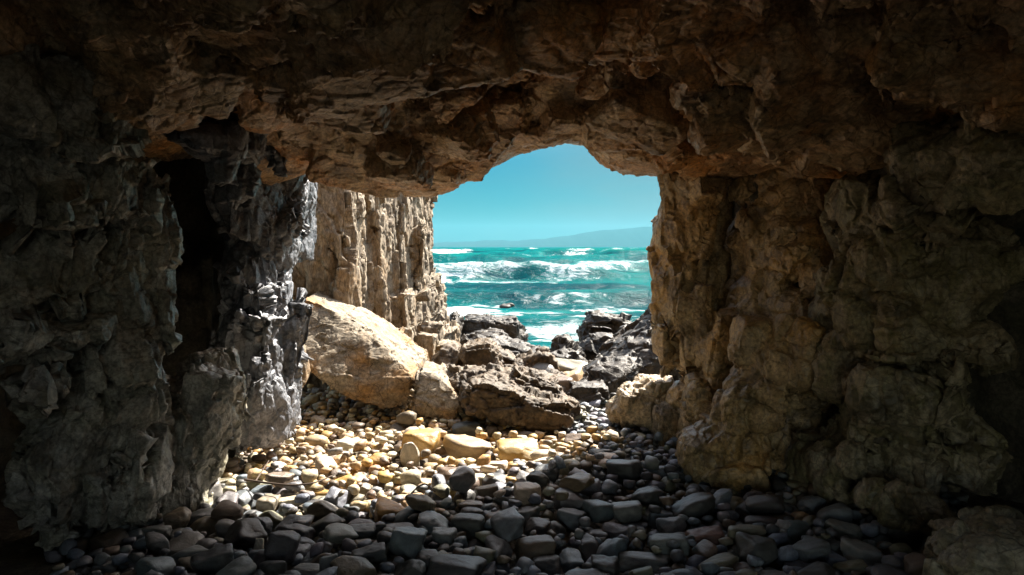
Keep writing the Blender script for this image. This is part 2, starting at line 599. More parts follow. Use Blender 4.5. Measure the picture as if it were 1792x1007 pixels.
def stone_mat():
    m, t, b = mat_new('beach_stone')
    oi = N_(t, 'ShaderNodeObjectInfo')
    tc = N_(t, 'ShaderNodeTexCoord')
    ad = N_(t, 'ShaderNodeVectorMath', operation='MULTIPLY_ADD')
    cb = N_(t, 'ShaderNodeCombineXYZ')
    for i in range(3): t.links.new(oi.outputs['Random'], cb.inputs[i])
    t.links.new(cb.outputs[0], ad.inputs[0]); ad.inputs[1].default_value = (37., 91., 53.)
    t.links.new(tc.outputs['Object'], ad.inputs[2])
    v = ad.outputs[0]
    n1 = noise(t, v, 1.6, 6, .65, .5); n2 = noise(t, v, 16., 5, .7)
    wv = N_(t, 'ShaderNodeTexWave', wave_type='BANDS', bands_direction='DIAGONAL')
    wv.inputs['Scale'].default_value = .8; wv.inputs['Distortion'].default_value = 6.; wv.inputs['Detail'].default_value = 4
    t.links.new(v, wv.inputs['Vector'])
    c = mixc(t, 1., oi.outputs['Color'], (1.05, 1.05, 1.05), 'MULTIPLY')
    c = mixc(t, .5, c, mixc(t, ramp(t, n1, .32, .68), (.55, .53, .52), (1.35, 1.3, 1.22)), 'MULTIPLY')
    c = mixc(t, .22, c, mixc(t, wv.outputs['Fac'], (.6, .58, .55), (1.3, 1.27, 1.2)), 'MULTIPLY')
    c = mixc(t, .4, c, mixc(t, ramp(t, n2, .3, .7), (.6, .6, .6), (1.3, 1.3, 1.3)), 'MULTIPLY')
    t.links.new(c, b.inputs['Base Color'])
    b.inputs['Roughness'].default_value = .4
    b.inputs['Specular IOR Level'].default_value = .5
    bp = N_(t, 'ShaderNodeBump'); bp.inputs['Strength'].default_value = .45; bp.inputs['Distance'].default_value = .02
    t.links.new(mathn(t, 'ADD', n1, mathn(t, 'MULTIPLY', n2, .35)), bp.inputs['Height'])
    t.links.new(bp.outputs[0], b.inputs['Normal'])
    return m


M_STONE = stone_mat()


def pebble_mat():
    m, t, b = mat_new('small_pebbles')
    a = N_(t, 'ShaderNodeAttribute', attribute_name='tone')
    tc = N_(t, 'ShaderNodeTexCoord')
    n2 = noise(t, tc.outputs['Object'], 45., 4, .7)
    c = mixc(t, .6, a.outputs['Color'], mixc(t, ramp(t, n2, .3, .7), (.6, .6, .6), (1.3, 1.3, 1.3)), 'MULTIPLY')
    t.links.new(c, b.inputs['Base Color']); b.inputs['Roughness'].default_value = .55
    bp = N_(t, 'ShaderNodeBump'); bp.inputs['Strength'].default_value = .4; bp.inputs['Distance'].default_value = .01
    t.links.new(n2, bp.inputs['Height']); t.links.new(bp.outputs[0], b.inputs['Normal'])
    return m


M_PEB = pebble_mat()
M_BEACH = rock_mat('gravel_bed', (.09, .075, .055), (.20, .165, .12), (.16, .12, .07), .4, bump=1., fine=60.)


# ------------------------------------------------------------------ ground
def gz(x, y):
    x = np.asarray(x, float); y = np.asarray(y, float)
    z = np.interp(y, [-8, 3, 7.5, 9.5, 12, 16, 24, 60], [.0, .0, .0, -.05, -.55, -1.5, -2.6, -5])
    z = z + .05 * np.sin(x * 1.3 + .6) * np.cos(y * 1.1) + .03 * np.sin(x * 3.1 - y * 2.3)
    return z


gx = np.linspace(-7, 7, 221); gy = np.concatenate([np.linspace(-8, 3, 45)[:-1], np.linspace(3, 14, 221)[:-1], np.linspace(14, 60, 60)])
GX, GY = np.meshgrid(gx, gy, indexing='ij')
Pg = np.stack([GX.ravel() * np.where(GY.ravel() > 14, 1 + (GY.ravel() - 14) * .12, 1), GY.ravel(), np.zeros(GX.size)], 1)
r_, t_, f1_, f2_, h_ = vor(Pg / .16, 5)
Pg[:, 2] = gz(Pg[:, 0], Pg[:, 1]) - .10 + .03 * (r_ - .5) - .03 * f1_
n0, n1 = GX.shape
ii = np.arange(n0 * n1).reshape(n0, n1)
Qg = np.stack([ii[:-1, :-1], ii[1:, :-1], ii[1:, 1:], ii[:-1, 1:]], -1).reshape(-1, 4)
beach = tag(link('beach', make_mesh('beach', Pg, Qg), M_BEACH), 'gravel bed of the cave floor running down under the sea', kind='structure')

# ------------------------------------------------------------------ cave shell
f = Field((-6, -8.2, -1), (6.4, 7.9, 5.6), .10)
X, Y, Z = f.xyz()
wob = lambda a, b, c: .12 * np.sin(Y * a + c) + .10 * np.sin(Z * b + c * 2)
xl = np.interp(Y, [-8, -4, 2, 4.5, 5.4, 5.9, 6.5], [-.2, -1.5, -3.4, -3.5, -3.3, -2.75, -2.2]) + wob(1.9, 2.3, 0.)
xr = np.interp(Y, [-8, -4, 2, 4.5, 5.4, 6.0, 6.5], [.2, 1.5, 3.6, 3.7, 3.2, 2.4, 1.9]) + wob(2.2, 1.9, 1.)
zt = np.interp(Y, [-8, -4, 2, 8], [.4, 2.2, 3.6, 3.5]) + .1 * np.sin(X * 2.1) - .12 * np.abs(X) ** 1.5 * .3
tun = np.maximum(np.maximum(xl - X, X - xr), Z - zt)
BACK = -4.0
yf_ = 6.40 + .12 * np.sin(Z * 2.4) + .1 * np.sin(X * 1.7) + 0 * X
box = np.maximum(np.maximum(np.abs(X - .2) - 6.0, Y - yf_), np.maximum(BACK - Y, np.maximum(Z - 5.3, -.8 - Z)))
k = .35
q = -tun
hh = np.maximum(k - np.abs(box - q), 0) / k
f.S = (np.maximum(box, q) + hh * hh * k * .25).astype(np.float32)
for p in (BX(-1.5, 2.1, .5, 2.3, 2.6, 6, cut=True), BX(2.0, 6.1, 5.95, 7.0, -.9, 5.1), BX(-5.7, -2.3, 5.9, 6.8, -.9, 5.1)):  # the cut is an unseen roof opening, added to let in light for contrast
    f.add(p)
V, Q = f.mesh()
me = displace(subdivided(V, Q, 1), [('f', (.9, .9, 1.1), .7, .15, .12, 0, 11), ('f', (.35, .35, .4), .7, .18, .04, .02, 12), ('n', .2, .02, 3, 13)])
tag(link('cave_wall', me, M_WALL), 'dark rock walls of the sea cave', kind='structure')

# ------------------------------------------------------------------ cave roof
lip = np.array([(380, 262, 6.6), (430, 262, 6.7), (520, 282, 6.8), (600, 292, 6.9), (650, 304, 6.85), (690, 322, 6.8), (705, 343, 6.7), (752, 340, 6.65), (795, 326, 6.65),
                (818, 296, 6.7), (838, 288, 6.75), (862, 288, 6.8), (885, 277, 6.9), (908, 265, 7.0), (930, 260, 7.05), (960, 252, 7.1), (1000, 248, 7.1), (1030, 252, 7.1),
                (1042, 272, 7.1), (1062, 288, 7.0), (1085, 298, 7.0), (1112, 301, 7.05), (1150, 306, 7.1), (1200, 318, 7.1), (1300, 318, 7.0), (1400, 300, 6.9)], float)
lip[:, 2] *= .90
LW = np.array([W(*p) for p in lip])
f = Field((-4.3, 2.4, 1.8), (4.3, 6.9, 4.1), .036)
X, Y, Z = f.xyz()
x1 = f.ax[0]; y1 = f.ax[1]
XX, YY = np.meshgrid(x1, y1, indexing='ij')
zl0 = np.interp(x1, LW[:, 0], LW[:, 2]); yl0 = np.interp(x1, LW[:, 0], LW[:, 1])
kern = np.exp(-(np.arange(-30, 31) * .036 / .4) ** 2); kern /= kern.sum()
zls = np.convolve(np.pad(zl0, 30, mode='edge'), kern, 'valid')
d = np.maximum(yl0[:, None] - YY, 0)
t = 1 - np.exp(-d / .35)
zb = zl0[:, None] * (1 - t) + (zls[:, None] + .02) * t
fl0 = np.stack([XX.ravel(), YY.ravel(), np.zeros(XX.size)], 1).astype(np.float32)
dw = d + np.clip(d / .6, 0, 1) * (.22 * fbm(fl0 / .8, 64, 2) + .10 * fbm(fl0 / .28, 65, 3)).reshape(XX.shape)
prof = np.interp(dw, [0, .3, .9, 1.35, 1.55, 1.85, 2.02, 2.4, 2.8, 4.], [0, .04, .28, .42, .85, .85, .27, .42, .52, .65])
zb = zb + prof - np.where(XX < 0, .10, .30) * np.clip((np.abs(XX - .1) - .75) / 1.7, 0, 1.3) ** 1.6 * np.clip(d / 1.2, 0, 1)
# overlapping sheets of rock: every sheet dips towards the sea and breaks off at a ragged edge
flat = np.stack([XX.ravel(), YY.ravel(), np.zeros(XX.size)], 1).astype(np.float32)
wv = np.stack([fbm(flat / .5, 61, 3), fbm(flat / .5, 62, 3), np.zeros(XX.size)], 1)


def sheets(cell, dip, off, seed, warp):
    P = (flat + wv * warp) / np.array([cell[0], cell[1], 1.], np.float32) + np.array([0, 0, .5], np.float32)
    best = np.full(len(P), 9., np.float32); val = np.zeros(len(P), np.float32)
    c = np.floor(P).astype(np.int32); fr = P - c
    for i in (-1, 0, 1):
        for j in (-1, 0, 1):
            h = hsh(c[:, 0] + i, c[:, 1] + j, c[:, 2] * 0, seed)
            a, b_, e = split3(h)
            x = fr[:, 0] - i - a; y = fr[:, 1] - j - b_
            dd = x * x + y * y
            m = dd < best
            best = np.where(m, dd, best)
            g = hsh(h.view(np.int32), h.view(np.int32) >> 4, h.view(np.int32) >> 7, seed + 3)
            u, v_, w_ = split3(g)
            val = np.where(m, -dip * (.5 + v_) * y * cell[1] + (w_ - .5) * .5 * x * cell[0] + (u - .5) * 2 * off, val)
    return val.reshape(XX.shape)


fade = np.clip((d - .2) / .5, 0, 1)
zb = zb + fade * (sheets((.95, .80), .35, .06, 31, .25) + sheets((.36, .30), .40, .03, 32, .12))
zb = zb + .02 * fbm(flat / .25, 67, 3).reshape(XX.shape)
yfr = (yl0[:, None] + .22)[:, :, None] + (Z - 2.2) * .02 + 0 * Y
S = np.maximum((zb[:, :, None] - Z) * .85, Y - yfr)
f.S = S.astype(np.float32)
for p in [
    E(785, 308, 5.9, 30, 24, .25, k=.05), E(735, 318, 5.95, 34, 22, .25, k=.05), E(905, 62, 4.3, 60, 60, .26, k=.06), E(870, 20, 4.2, 40, 50, .3), E(1150, 55, 4.3, 75, 30, .3, a=-22, k=.05), E(1120, 92, 4.4, 36, 18, .2, a=-15, k=.04),
    E(640, 135, 4.5, 90, 34, .3, a=-34, k=.06), E(560, 175, 4.6, 60, 34, .35, a=-30, k=.06), E(760, 60, 4.35, 70, 28, .3, a=-22, k=.06), E(470, 185, 4.6, 60, 40, .35, a=-35, k=.06),
    E(1250, 130, 4.6, 70, 36, .3, a=25, k=.06), E(1330, 185, 4.8, 60, 36, .3, a=35, k=.06), E(1420, 225, 4.7, 60, 40, .3), E(1520, 180, 4.4, 90, 50, .35), E(1640, 140, 4.1, 80, 50, .35), E(1420, 80, 4.1, 90, 46, .3, a=10), E(1300, 40, 4.0, 80, 30, .3),
    E(190, 50, 3.6, 70, 48, .3, k=.05), E(130, -20, 3.5, 110, 30, .3), E(10, 40, 3.4, 40, 70, .3, k=.05), E(640, 30, 4.1, 100, 35, .35), E(520, 60, 4.2, 50, 40, .35),
    E(810, 70, 5.0, 85, 60, .26, cut=True, k=.05), E(700, 130, 5.1, 60, 36, .22, cut=True, k=.05, a=-20), E(1030, 95, 5.0, 110, 42, .26, cut=True, k=.05), E(1290, 180, 5.2, 66, 36, .26, cut=True, k=.05, a=22), E(1170, 230, 5.6, 70, 14, .2, cut=True, k=.05, a=25), E(880, 205, 5.5, 80, 15, .2, cut=True, k=.05, a=-8), E(700, 255, 5.8, 50, 12, .2, cut=True, k=.05),
    E(330, 70, 4.1, 75, 210, .55, cut=True, k=.06), E(300, 40, 3.7, 60, 160, .5, cut=True, k=.06), E(960, 45, 4.1, 34, 50, .25, cut=True),
]:
    f.add(p)
gs = np.random.default_rng(19)
for _ in range(300):
    x = gs.uniform(-2.6, 2.7); y = gs.uniform(3.4, 6.1)
    yl_ = np.interp(x, x1, yl0)
    if y > yl_ - .10: continue
    i = min(max(int((x - x1[0]) / .036), 0), len(x1) - 1); j = min(max(int((y - y1[0]) / .036), 0), len(y1) - 1)
    if zb[i, j] > np.interp(x, x1, zls) + .66: continue
    a_ = gs.uniform(.10, .36)
    f.add(dict(t='box', c=np.array([x, y, zb[i, j] + (gs.uniform(-.07, .04) if y < yl_ - .55 else gs.uniform(.07, .14))]), r=np.array([a_, a_ * gs.uniform(.5, .9), gs.uniform(.05, .11)]),
               M=rotm(gs.uniform(-42, -12), gs.uniform(-22, 22), gs.uniform(-40, 40)), k=.02, cut=False, rnd=.03))
V, Q = f.mesh()
cen = V[Q].mean(1)
keep = (cen[:, 2] < 3.9) | (cen[:, 1] > 6.6)
Q = Q[keep]
me = displace(subdivided(V, Q, 2), [('f', (.22, .18, .14), .5, .16, .016, .012, 22), ('f', (.09, .075, .06), .55, .2, .006, 0, 23), ('n', .07, .005, 4, 24)])
tag(link('cave_roof', me, M_ROOF), 'low roof of overhanging rust brown rock sheets', kind='structure')

# ------------------------------------------------------------------ rock columns and outcrops inside the cave
PV = [('v', (.42, .42, .75), .05, .05, .06, 40), ('f', (.45, .45, .7), .30, .08, .03, .0, 41), ('f', (.18, .18, .27), .50, .09, .010, .012, 42), ('f', (.08, .08, .11), .5, .13, .004, .003, 43), ('n', .06, .006, 5, 44)]
PS = [('v', (.40, .40, .45), .04, .05, .05, 45), ('f', (.24, .24, .28), .40, .10, .014, .014, 47), ('f', (.10, .10, .11), .5, .14, .005, .003, 48), ('n', .07, .007, 5, 49)]

KDEF[0] = .04
SKEW[:] = [270, .0048, -32, -70]
o = rock('rock_column', [
    E(190, 300, 4.3, 75, 110, .42), E(255, 310, 4.2, 42, 85, .32), E(150, 180, 4.1, 50, 70, .4), E(200, 150, 4.0, 45, 70, .35),
    E(258, 455, 4.25, 32, 80, .28, box=True, a=4), E(215, 430, 4.35, 40, 60, .3), E(165, 470, 4.45, 55, 90, .4),
    E(130, 560, 4.5, 80, 70, .4, a=-30), E(80, 640, 4.45, 70, 30, .35, a=-15), E(215, 590, 4.35, 62, 60, .4), E(250, 570, 4.3, 28, 40, .3),
    E(230, 690, 4.35, 62, 70, .4), E(270, 700, 4.4, 45, 60, .35, a=20), E(325, 700, 4.6, 36, 38, .3), E(225, 800, 4.3, 50, 110, .45, a=15), E(285, 790, 4.4, 40, 100, .4, a=20),
    E(352, 800, 4.30, 60, 115, .38, box=True, a=10, rnd=.15), E(320, 900, 4.3, 55, 80, .4, a=25), E(226, 400, 3.95, 15, 90, .3, cut=True, a=3, k=.06), E(230, 545, 4.0, 60, 15, .3, cut=True, a=8, k=.06), E(180, 625, 3.95, 90, 20, .35, cut=True, a=-32, k=.08), E(268, 760, 4.0, 16, 95, .3, cut=True, a=22, k=.08), E(95, 790, 3.9, 80, 110, .6, cut=True, k=.15)],
    .036, PV, 2, M_GREY, clip=((-5, 0, -.25), (9, 9, 3.4)), ribs=(901, 90, 60, 420, 170, 960, (14, 36), (34, 95), (.08, .20), (-20, 24), .4, -30))
tag(o, 'tall grey fractured rock column with a blocky foot on the cobbles at the dark side of the cave', 'rock column')

SKEW[:] = [470, .004, -28, 0]
o = rock('rock_column', [
    E(492, 335, 6.25, 46, 75, .40, a=8), E(470, 280, 6.2, 60, 40, .4), E(432, 330, 6.0, 34, 100, .4), E(395, 255, 5.5, 58, 36, .35, a=20), E(360, 240, 5.2, 55, 26, .35, a=25), E(415, 230, 5.5, 60, 40, .4, a=-35),
    E(462, 440, 6.1, 42, 60, .40, a=18), E(445, 500, 6.05, 36, 70, .4), E(462, 600, 6.0, 48, 80, .42), E(485, 600, 5.95, 28, 60, .35),
    E(472, 690, 5.95, 44, 70, .38), E(480, 745, 5.95, 32, 40, .3), E(430, 660, 6.2, 30, 110, .4), E(420, 330, 6.3, 30, 70, .3), E(395, 480, 7.0, 30, 260, .2)],
    .036, PV, 2, M_BLUE, clip=((-5, 0, -.25), (9, 9, 3.3)), ribs=(902, 46, 400, 540, 200, 770, (9, 22), (30, 75), (.05, .13), (-8, 30), .5, -28))
tag(o, 'slim blue grey rock column at the cave mouth, its foot undercut above sunlit gravel', 'rock column')

SKEW[:] = [0, 0, 0, 0]
o = rock('rock_slab', [E(522, 640, 7.0, 14, 62, .16, a=-4), E(482, 470, 7.3, 24, 50, .2, a=20), E(500, 560, 7.3, 16, 60, .2), E(505, 690, 7.1, 22, 40, .2)],
         .035, PS, 1, M_BOULD, clip=((-5, 0, -.2), (9, 9, 3)))
tag(o, 'sunlit pale rock slab showing behind the slim blue grey column', 'rock')

SKEW[:] = [1190, -.002, 20, 8]
o = rock('rock_outcrop', [
    E(1188, 385, 6.4, 32, 90, .32, k=.06), E(1215, 330, 6.3, 50, 50, .35), E(1172, 430, 6.35, 14, 50, .28), E(1185, 545, 6.4, 36, 62, .32, k=.05), E(1165, 520, 6.35, 18, 40, .26), E(1190, 610, 6.35, 34, 50, .33), E(1215, 560, 6.8, 30, 150, .2), E(1255, 480, 6.95, 60, 240, .2), E(1262, 470, 6.4, 26, 120, .25, cut=True, k=.05)],
    .042, PV, 2, M_TAN, clip=((-5, 0, -.3), (9, 9, 3.2)), ribs=(903, 26, 1150, 1250, 320, 650, (8, 18), (30, 80), (.05, .12), (-12, 10), .5, 20))
tag(o, 'ochre streaked rock edge of the cave mouth with the sea right beside it', 'rock outcrop')

SKEW[:] = [0, 0, 0, 0]
o = rock('rock_outcrop', [
    E(1122, 705, 6.6, 36, 36, .28, box=True, rnd=.1, a=-12), E(1088, 722, 6.6, 26, 24, .25), E(1152, 690, 6.6, 22, 34, .25, box=True), E(1165, 745, 6.35, 22, 45, .25, box=True), E(1130, 672, 6.9, 22, 16, .22)],
    .04, [('v', (.26, .26, .20), .025, .05, .05, 51), ('f', (.2, .2, .16), .6, .16, .015, .02, 52), ('f', (.09, .09, .07), .5, .2, .006, .004, 53), ('n', .06, .005, 3, 54)], 2, M_CREAM, clip=((-5, 0, -.2), (9, 9, 3)))
tag(o, 'low cracked cream coloured outcrop between dark shore rocks and the right cave wall', 'rock outcrop')

KDEF[0] = .045
SKEW[:] = [1300, -.0022, 20, 25]
o = rock('rock_outcrop', [
    E(1355, 370, 6.2, 60, 110, .45), E(1315, 420, 6.15, 32, 120, .4), E(1400, 440, 5.9, 40, 60, .4), E(1398, 478, 5.5, 25, 32, .24), E(1300, 530, 6.1, 36, 60, .35, a=18), E(1375, 545, 5.9, 40, 40, .35),
    E(1262, 590, 6.0, 32, 60, .3, a=20), E(1235, 640, 5.95, 24, 50, .25, a=12), E(1268, 630, 5.85, 26, 48, .25), E(1205, 690, 5.9, 36, 36, .3), E(1180, 720, 5.9, 28, 46, .28),
    E(1205, 722, 5.5, 26, 42, .24), E(1345, 640, 5.35, 58, 68, .40), E(1318, 592, 5.5, 26, 30, .25), E(1295, 712, 5.15, 34, 36, .26), E(1262, 752, 5.1, 30, 30, .24),
    E(1252, 805, 5.1, 52, 58, .30), E(1230, 830, 5.3, 40, 40, .26), E(1310, 790, 5.5, 45, 70, .3), E(1340, 720, 5.75, 50, 90, .35), E(1290, 680, 6.25, 60, 120, .3), E(1410, 600, 6.7, 80, 260, .3), E(1425, 490, 5.4, 26, 50, .35, cut=True), E(1385, 760, 5.2, 24, 95, .4, cut=True, a=8), E(1340, 480, 5.75, 12, 70, .25, cut=True, a=10), E(1290, 660, 5.6, 10, 40, .2, cut=True, a=15)],
    .036, PS, 2, M_TAN, clip=((-5, 0, -.25), (9, 9, 3.3)), ribs=(904, 60, 1190, 1440, 290, 830, (14, 36), (24, 62), (.10, .22), (-10, 32), .1, 20))
tag(o, 'knobbly tan outcrop with rounded warm lit boulders bulging from the cave wall', 'rock outcrop')

KDEF[0] = .06
SKEW[:] = [1500, -.003, 26, 30]
o = rock('rock_outcrop', [
    E(1485, 400, 4.9, 45, 120, .38), E(1530, 360, 4.8, 60, 80, .4), E(1468, 530, 4.85, 42, 80, .35, a=10), E(1440, 560, 5.1, 22, 50, .3), E(1560, 540, 4.75, 80, 90, .4), E(1620, 470, 4.8, 80, 100, .4),
    E(1640, 600, 4.7, 90, 42, .35, a=15), E(1500, 680, 4.65, 62, 60, .36), E(1440, 640, 4.9, 22, 48, .25, k=.04), E(1560, 680, 4.55, 90, 34, .32), E(1530, 760, 4.55, 62, 66, .35), E(1412, 815, 4.7, 50, 62, .26, k=.05, box=True, rnd=.12, a=18),
    E(1480, 800, 4.7, 50, 60, .3), E(1545, 840, 4.45, 40, 62, .26, a=-20), E(1575, 890, 4.3, 30, 42, .22), E(1640, 760, 4.75, 40, 60, .25), E(1660, 300, 4.4, 55, 100, .34), E(1715, 280, 4.3, 45, 110, .32), E(1600, 260, 4.6, 70, 60, .35), E(1560, 640, 5.6, 150, 280, .3), E(1600, 835, 4.35, 34, 70, .4, cut=True, a=-15), E(1430, 440, 4.9, 22, 50, .4, cut=True), E(1620, 395, 4.5, 60, 16, .3, cut=True, a=20), E(1560, 640, 4.4, 80, 12, .25, cut=True, a=4), E(1700, 520, 4.5, 50, 90, .4, cut=True), E(1470, 730, 4.5, 14, 50, .3, cut=True, a=15)],
    .036, PS, 2, M_OLIVE, clip=((-5, 0, -.25), (9, 9, 3.2)), ribs=(905, 90, 1400, 1760, 200, 900, (20, 50), (26, 80), (.10, .24), (-30, 40), .2, 25))
tag(o, 'broad olive grey outcrop fading into darkness, nearest on the right cave wall', 'rock outcrop')

KDEF[0] = .10
SKEW[:] = [0, 0, 0, 0]
o = rock('boulder', [E(1735, 975, 3.35, 75, 60, .3, a=-20, box=True, rnd=.15), E(1680, 1000, 3.3, 45, 50, .25), E(1780, 950, 3.4, 40, 45, .3)],
         .035, [('v', (.22, .22, .2), .03, .07, .05, 55), ('f', (.12, .12, .1), .6, .2, .012, .012, 56), ('f', (.05, .05, .05), .5, .22, .004, .003, 57), ('n', .05, .006, 4, 58)], 2, M_OLIVE, clip=((-5, 0, -.2), (9, 9, 3)))
tag(o, 'rough grey boulder alone in the near dark corner below the olive outcrop', 'boulder')

# ------------------------------------------------------------------ cliff outside
CL = [BX(-4.6, -2.45, 9.0, 12.5, -2, 6.8, k=.05), BX(-3.0, -1.92, 8.45, 10.6, -2, 6.8, rz=3, k=.05, rnd=.12), BX(-4.4, -1.70, 10.2, 13, -2, 6.8, rz=-2, k=.05, rnd=.1),
      BX(-4, -1.52, 11.0, 13.5, -2, 6.6, rz=-3, k=.05), BX(-4, -1.50, 11.8, 14.3, -2, 6.4, rz=-2, k=.05), BX(-3, -1.42, 11.6, 13.8, -2, 1.9, rz=3, k=.03), BX(-3, -1.30, 11.9, 13.8, -2, 1.15, rz=-4, k=.03),
      E(640, 345, 9.6, 20, 40, .3, k=.04),
      BX(-2.6, -1.55, 10.0, 12, -2, .35, rz=5, k=.04), BX(-2.2, -1.36, 10.7, 12.6, -2, .95, rz=-8, k=.04), BX(-2, -1.16, 11.2, 12.9, -2, .42, rz=6, k=.03), BX(-2, -1.02, 11.9, 13.6, -2, .18, rz=-5, k=.03), BX(-2, -1.18, 12.2, 14, -2, .75, k=.04)]
o = rock('sea_cliff', CL, .065, [('v', (.40, .40, 1.0), .07, .08, .07, 70), ('f', (.34, .34, .9), .75, .14, .05, .06, 71), ('f', (.17, .17, .36), .75, .16, .03, .03, 72), ('f', (.09, .09, .2), .6, .18, .008, .008, 73), ('n', .08, .006, 4, 74)], 2, M_CLIFF, clip=((-4.2, 8.6, -1.9), (0, 14.6, 5.6)))
tag(o, 'tall pale cliff of jointed vertical columns, sunlit on the sides facing the sea', 'cliff')

# ------------------------------------------------------------------ boulders of the beach
PB = [('f', (.8, .8, .6), .7, .12, .02, 0, 81), ('v', (.5, .5, .34), .012, .03, .035, 85), ('f', (.30, .30, .2), .75, .12, .012, .0, 82), ('f', (.11, .11, .09), .6, .16, .004, .004, 83), ('n', .05, .003, 4, 84)]
PR = [('f', (.36, .36, .22), .75, .22, .05, .03, 86), ('f', (.14, .14, .09), .7, .25, .015, .01, 87), ('r', (.07, .07, .055), .008, 3, 88), ('n', .03, .004, 2, 89)]


def boulder(label, prims, h, passes, sub, mat, name='boulder', cat='boulder', clipz=-.25, **kw):
    o = rock(name, prims, h, passes, sub, mat, clip=((-40, 0, clipz), (40, 200, 4)), **kw)
    return tag(o, label, cat)


boulder('biggest pale boulder, a slab leaning against the cliff on the sunlit gravel',
        [PO([(520, 560, 7.9), (545, 512, 8.3), (590, 530, 8.2), (655, 575, 7.9), (728, 640, 7.5), (730, 700, 7.2), (690, 722, 7.15), (600, 698, 7.2), (535, 650, 7.3), (504, 598, 7.6)], 1.5, lean=.95, lean2=.15)],
        .05, PB, 2, M_BOULD)
boulder('pale wedge shaped boulder touching the lower end of the big slab',
        [PO([(735, 640, 7.2), (775, 655, 7.1), (812, 695, 7.0), (806, 735, 6.9), (770, 745, 6.8), (718, 722, 6.9), (722, 680, 7.0)], .7, lean=.8, lean2=.1)],
        .04, PB, 2, M_BOULD)
boulder('dark brown pitted boulder with a shaded overhanging front, largest of the sunlit rubble',
        [E(905, 703, 7.0, 92, 28, .45, box=True, rnd=.12, a=14), E(965, 715, 6.9, 48, 28, .35, k=.05), E(890, 670, 7.3, 70, 20, .35, a=8), E(940, 672, 7.2, 40, 16, .2, box=True, k=.02, a=20), E(815, 680, 7.4, 45, 28, .35, a=25), E(900, 725, 7.2, 80, 26, .3)],
        .04, PR, 2, M_RUG)
for lab, pr, m in [
    ('tan cracked boulder standing upright behind the pitted brown boulder', [E(842, 640, 8.6, 30, 40, .28, box=True, rnd=.1, a=-8), E(860, 655, 8.5, 26, 35, .25)], M_RUG),
    ('rounded tan boulder at the foot of the cliff columns', [E(790, 640, 8.7, 32, 34, .28), E(775, 650, 8.6, 22, 25, .2)], M_RUG),
    ('pitted brown rock wedged below the tan boulders', [E(815, 672, 8.0, 46, 22, .3, a=15)], M_RUG),
    ('squarish grey boulder fallen at the cliff base', [E(745, 605, 9.3, 20, 24, .2, box=True, a=10)], M_CLIFF),
    ('ochre topped slab lying on the cliff base', [E(778, 606, 9.6, 20, 8, .2, box=True, a=-10)], M_BOULD),
    ('small grey columnar block beside the big slab', [E(708, 600, 9.0, 16, 26, .16, box=True, a=4)], M_CLIFF),
    ('angular brown block in front of the wet reef', [E(880, 640, 9.2, 34, 22, .3, box=True, a=25)], M_RUG),
    ('dark faced block with a bright top beside the wet reef', [E(935, 645, 9.0, 34, 24, .28, box=True, a=-15)], M_RUG),
    ('low rounded tan boulder just seaward of the pitted brown boulder', [E(950, 660, 8.6, 36, 14, .25)], M_RUG),
]:
    boulder(lab, pr, .035, PB if m is not M_RUG else [(p[0], p[1], *(v for v in p[2:])) for p in PR], 1, m, clipz=-.7)

PF = [('f', (.6, .6, .35), .8, .2, .07, .02, 91), ('f', (.2, .2, .12), .75, .25, .02, .012, 92), ('n', .1, .008, 4, 93)]
for lab, pr in [
    ('flat topped black reef rock farthest out in the surf', [E(858, 585, 15.5, 48, 28, .7, box=True, a=3), E(895, 588, 15.8, 30, 18, .6)]),
    ('wide wet black reef rock sloping down towards the water', [E(875, 612, 12.5, 70, 24, .7, a=14), E(925, 625, 12.2, 45, 22, .5, a=18), E(845, 615, 12.8, 40, 30, .5), E(890, 640, 12, 80, 22, .6)]),
    ('low black reef rock below the wide wet reef', [E(940, 640, 10.5, 45, 20, .4, a=10), E(965, 632, 11.2, 30, 18, .4)]),
    ('pointed dark rock fin at the edge of the water', [E(985, 620, 11.0, 20, 34, .25, a=-18), E(1000, 635, 10.8, 30, 22, .3, a=25), E(975, 650, 10.5, 30, 25, .3)]),
    ('black rock mass with a squared top between rock fin and cave mouth', [E(1062, 585, 12.5, 36, 32, .6, box=True, a=6), E(1035, 590, 12.3, 24, 36, .4), E(1050, 630, 11.5, 45, 50, .6)]),
    ('long black rock ramp rising to the edge of the cave mouth', [E(1120, 600, 10.6, 100, 30, .6, a=-30), E(1105, 640, 9.8, 95, 40, .7, a=-30), E(1050, 668, 9.0, 75, 34, .5, a=-22), E(1020, 690, 8.3, 45, 22, .35, a=-15), E(1160, 610, 10.4, 60, 70, .6)]),
    ('small wet black rock at the foot of the cliff in the foam', [E(797, 570, 14.5, 12, 24, .4), E(790, 590, 14, 15, 25, .4)]),
]:
    boulder(lab, pr, .06, PF, 2, M_REEF, name='reef_rock', cat='reef rock', clipz=-2.2)
for lab, px, py, Yd, hw, hh_ in [('tiny dark rock standing alone in the waves', 980, 472, 91, 7, 3.2), ('tiny dark rock just awash beside a patch of foam', 947, 471, 92, 5, 2),
                                 ('dark awash rock in front of the breaking foam', 885, 537, 34, 14, 4), ('low dark rock awash behind the shore foam', 973, 523, 39.5, 12, 3)]:
    boulder(lab, [E(px, py, Yd, hw, hh_ * 1.6, .5)], .08, [('v', (.5, .5, .4), .12, .25, 0, 95)], 1, M_REEF, name='reef_rock', cat='reef rock', clipz=-2.5)

# ------------------------------------------------------------------ loose stones
TAN = (.40, .29, .165); CREAM = (.47, .40, .29); OCH = (.42, .26, .09); GREY = (.17, .172, .172); BLUE = (.145, .165, .195); DARK = (.06, .06, .062); BROWN = (.14, .105, .075); RED = (.19, .10, .08); PURP = (.15, .14, .155); WHITE = (.52, .49, .43); OLIVE = (.18, .165, .115); ORANGE = (.55, .20, .035)


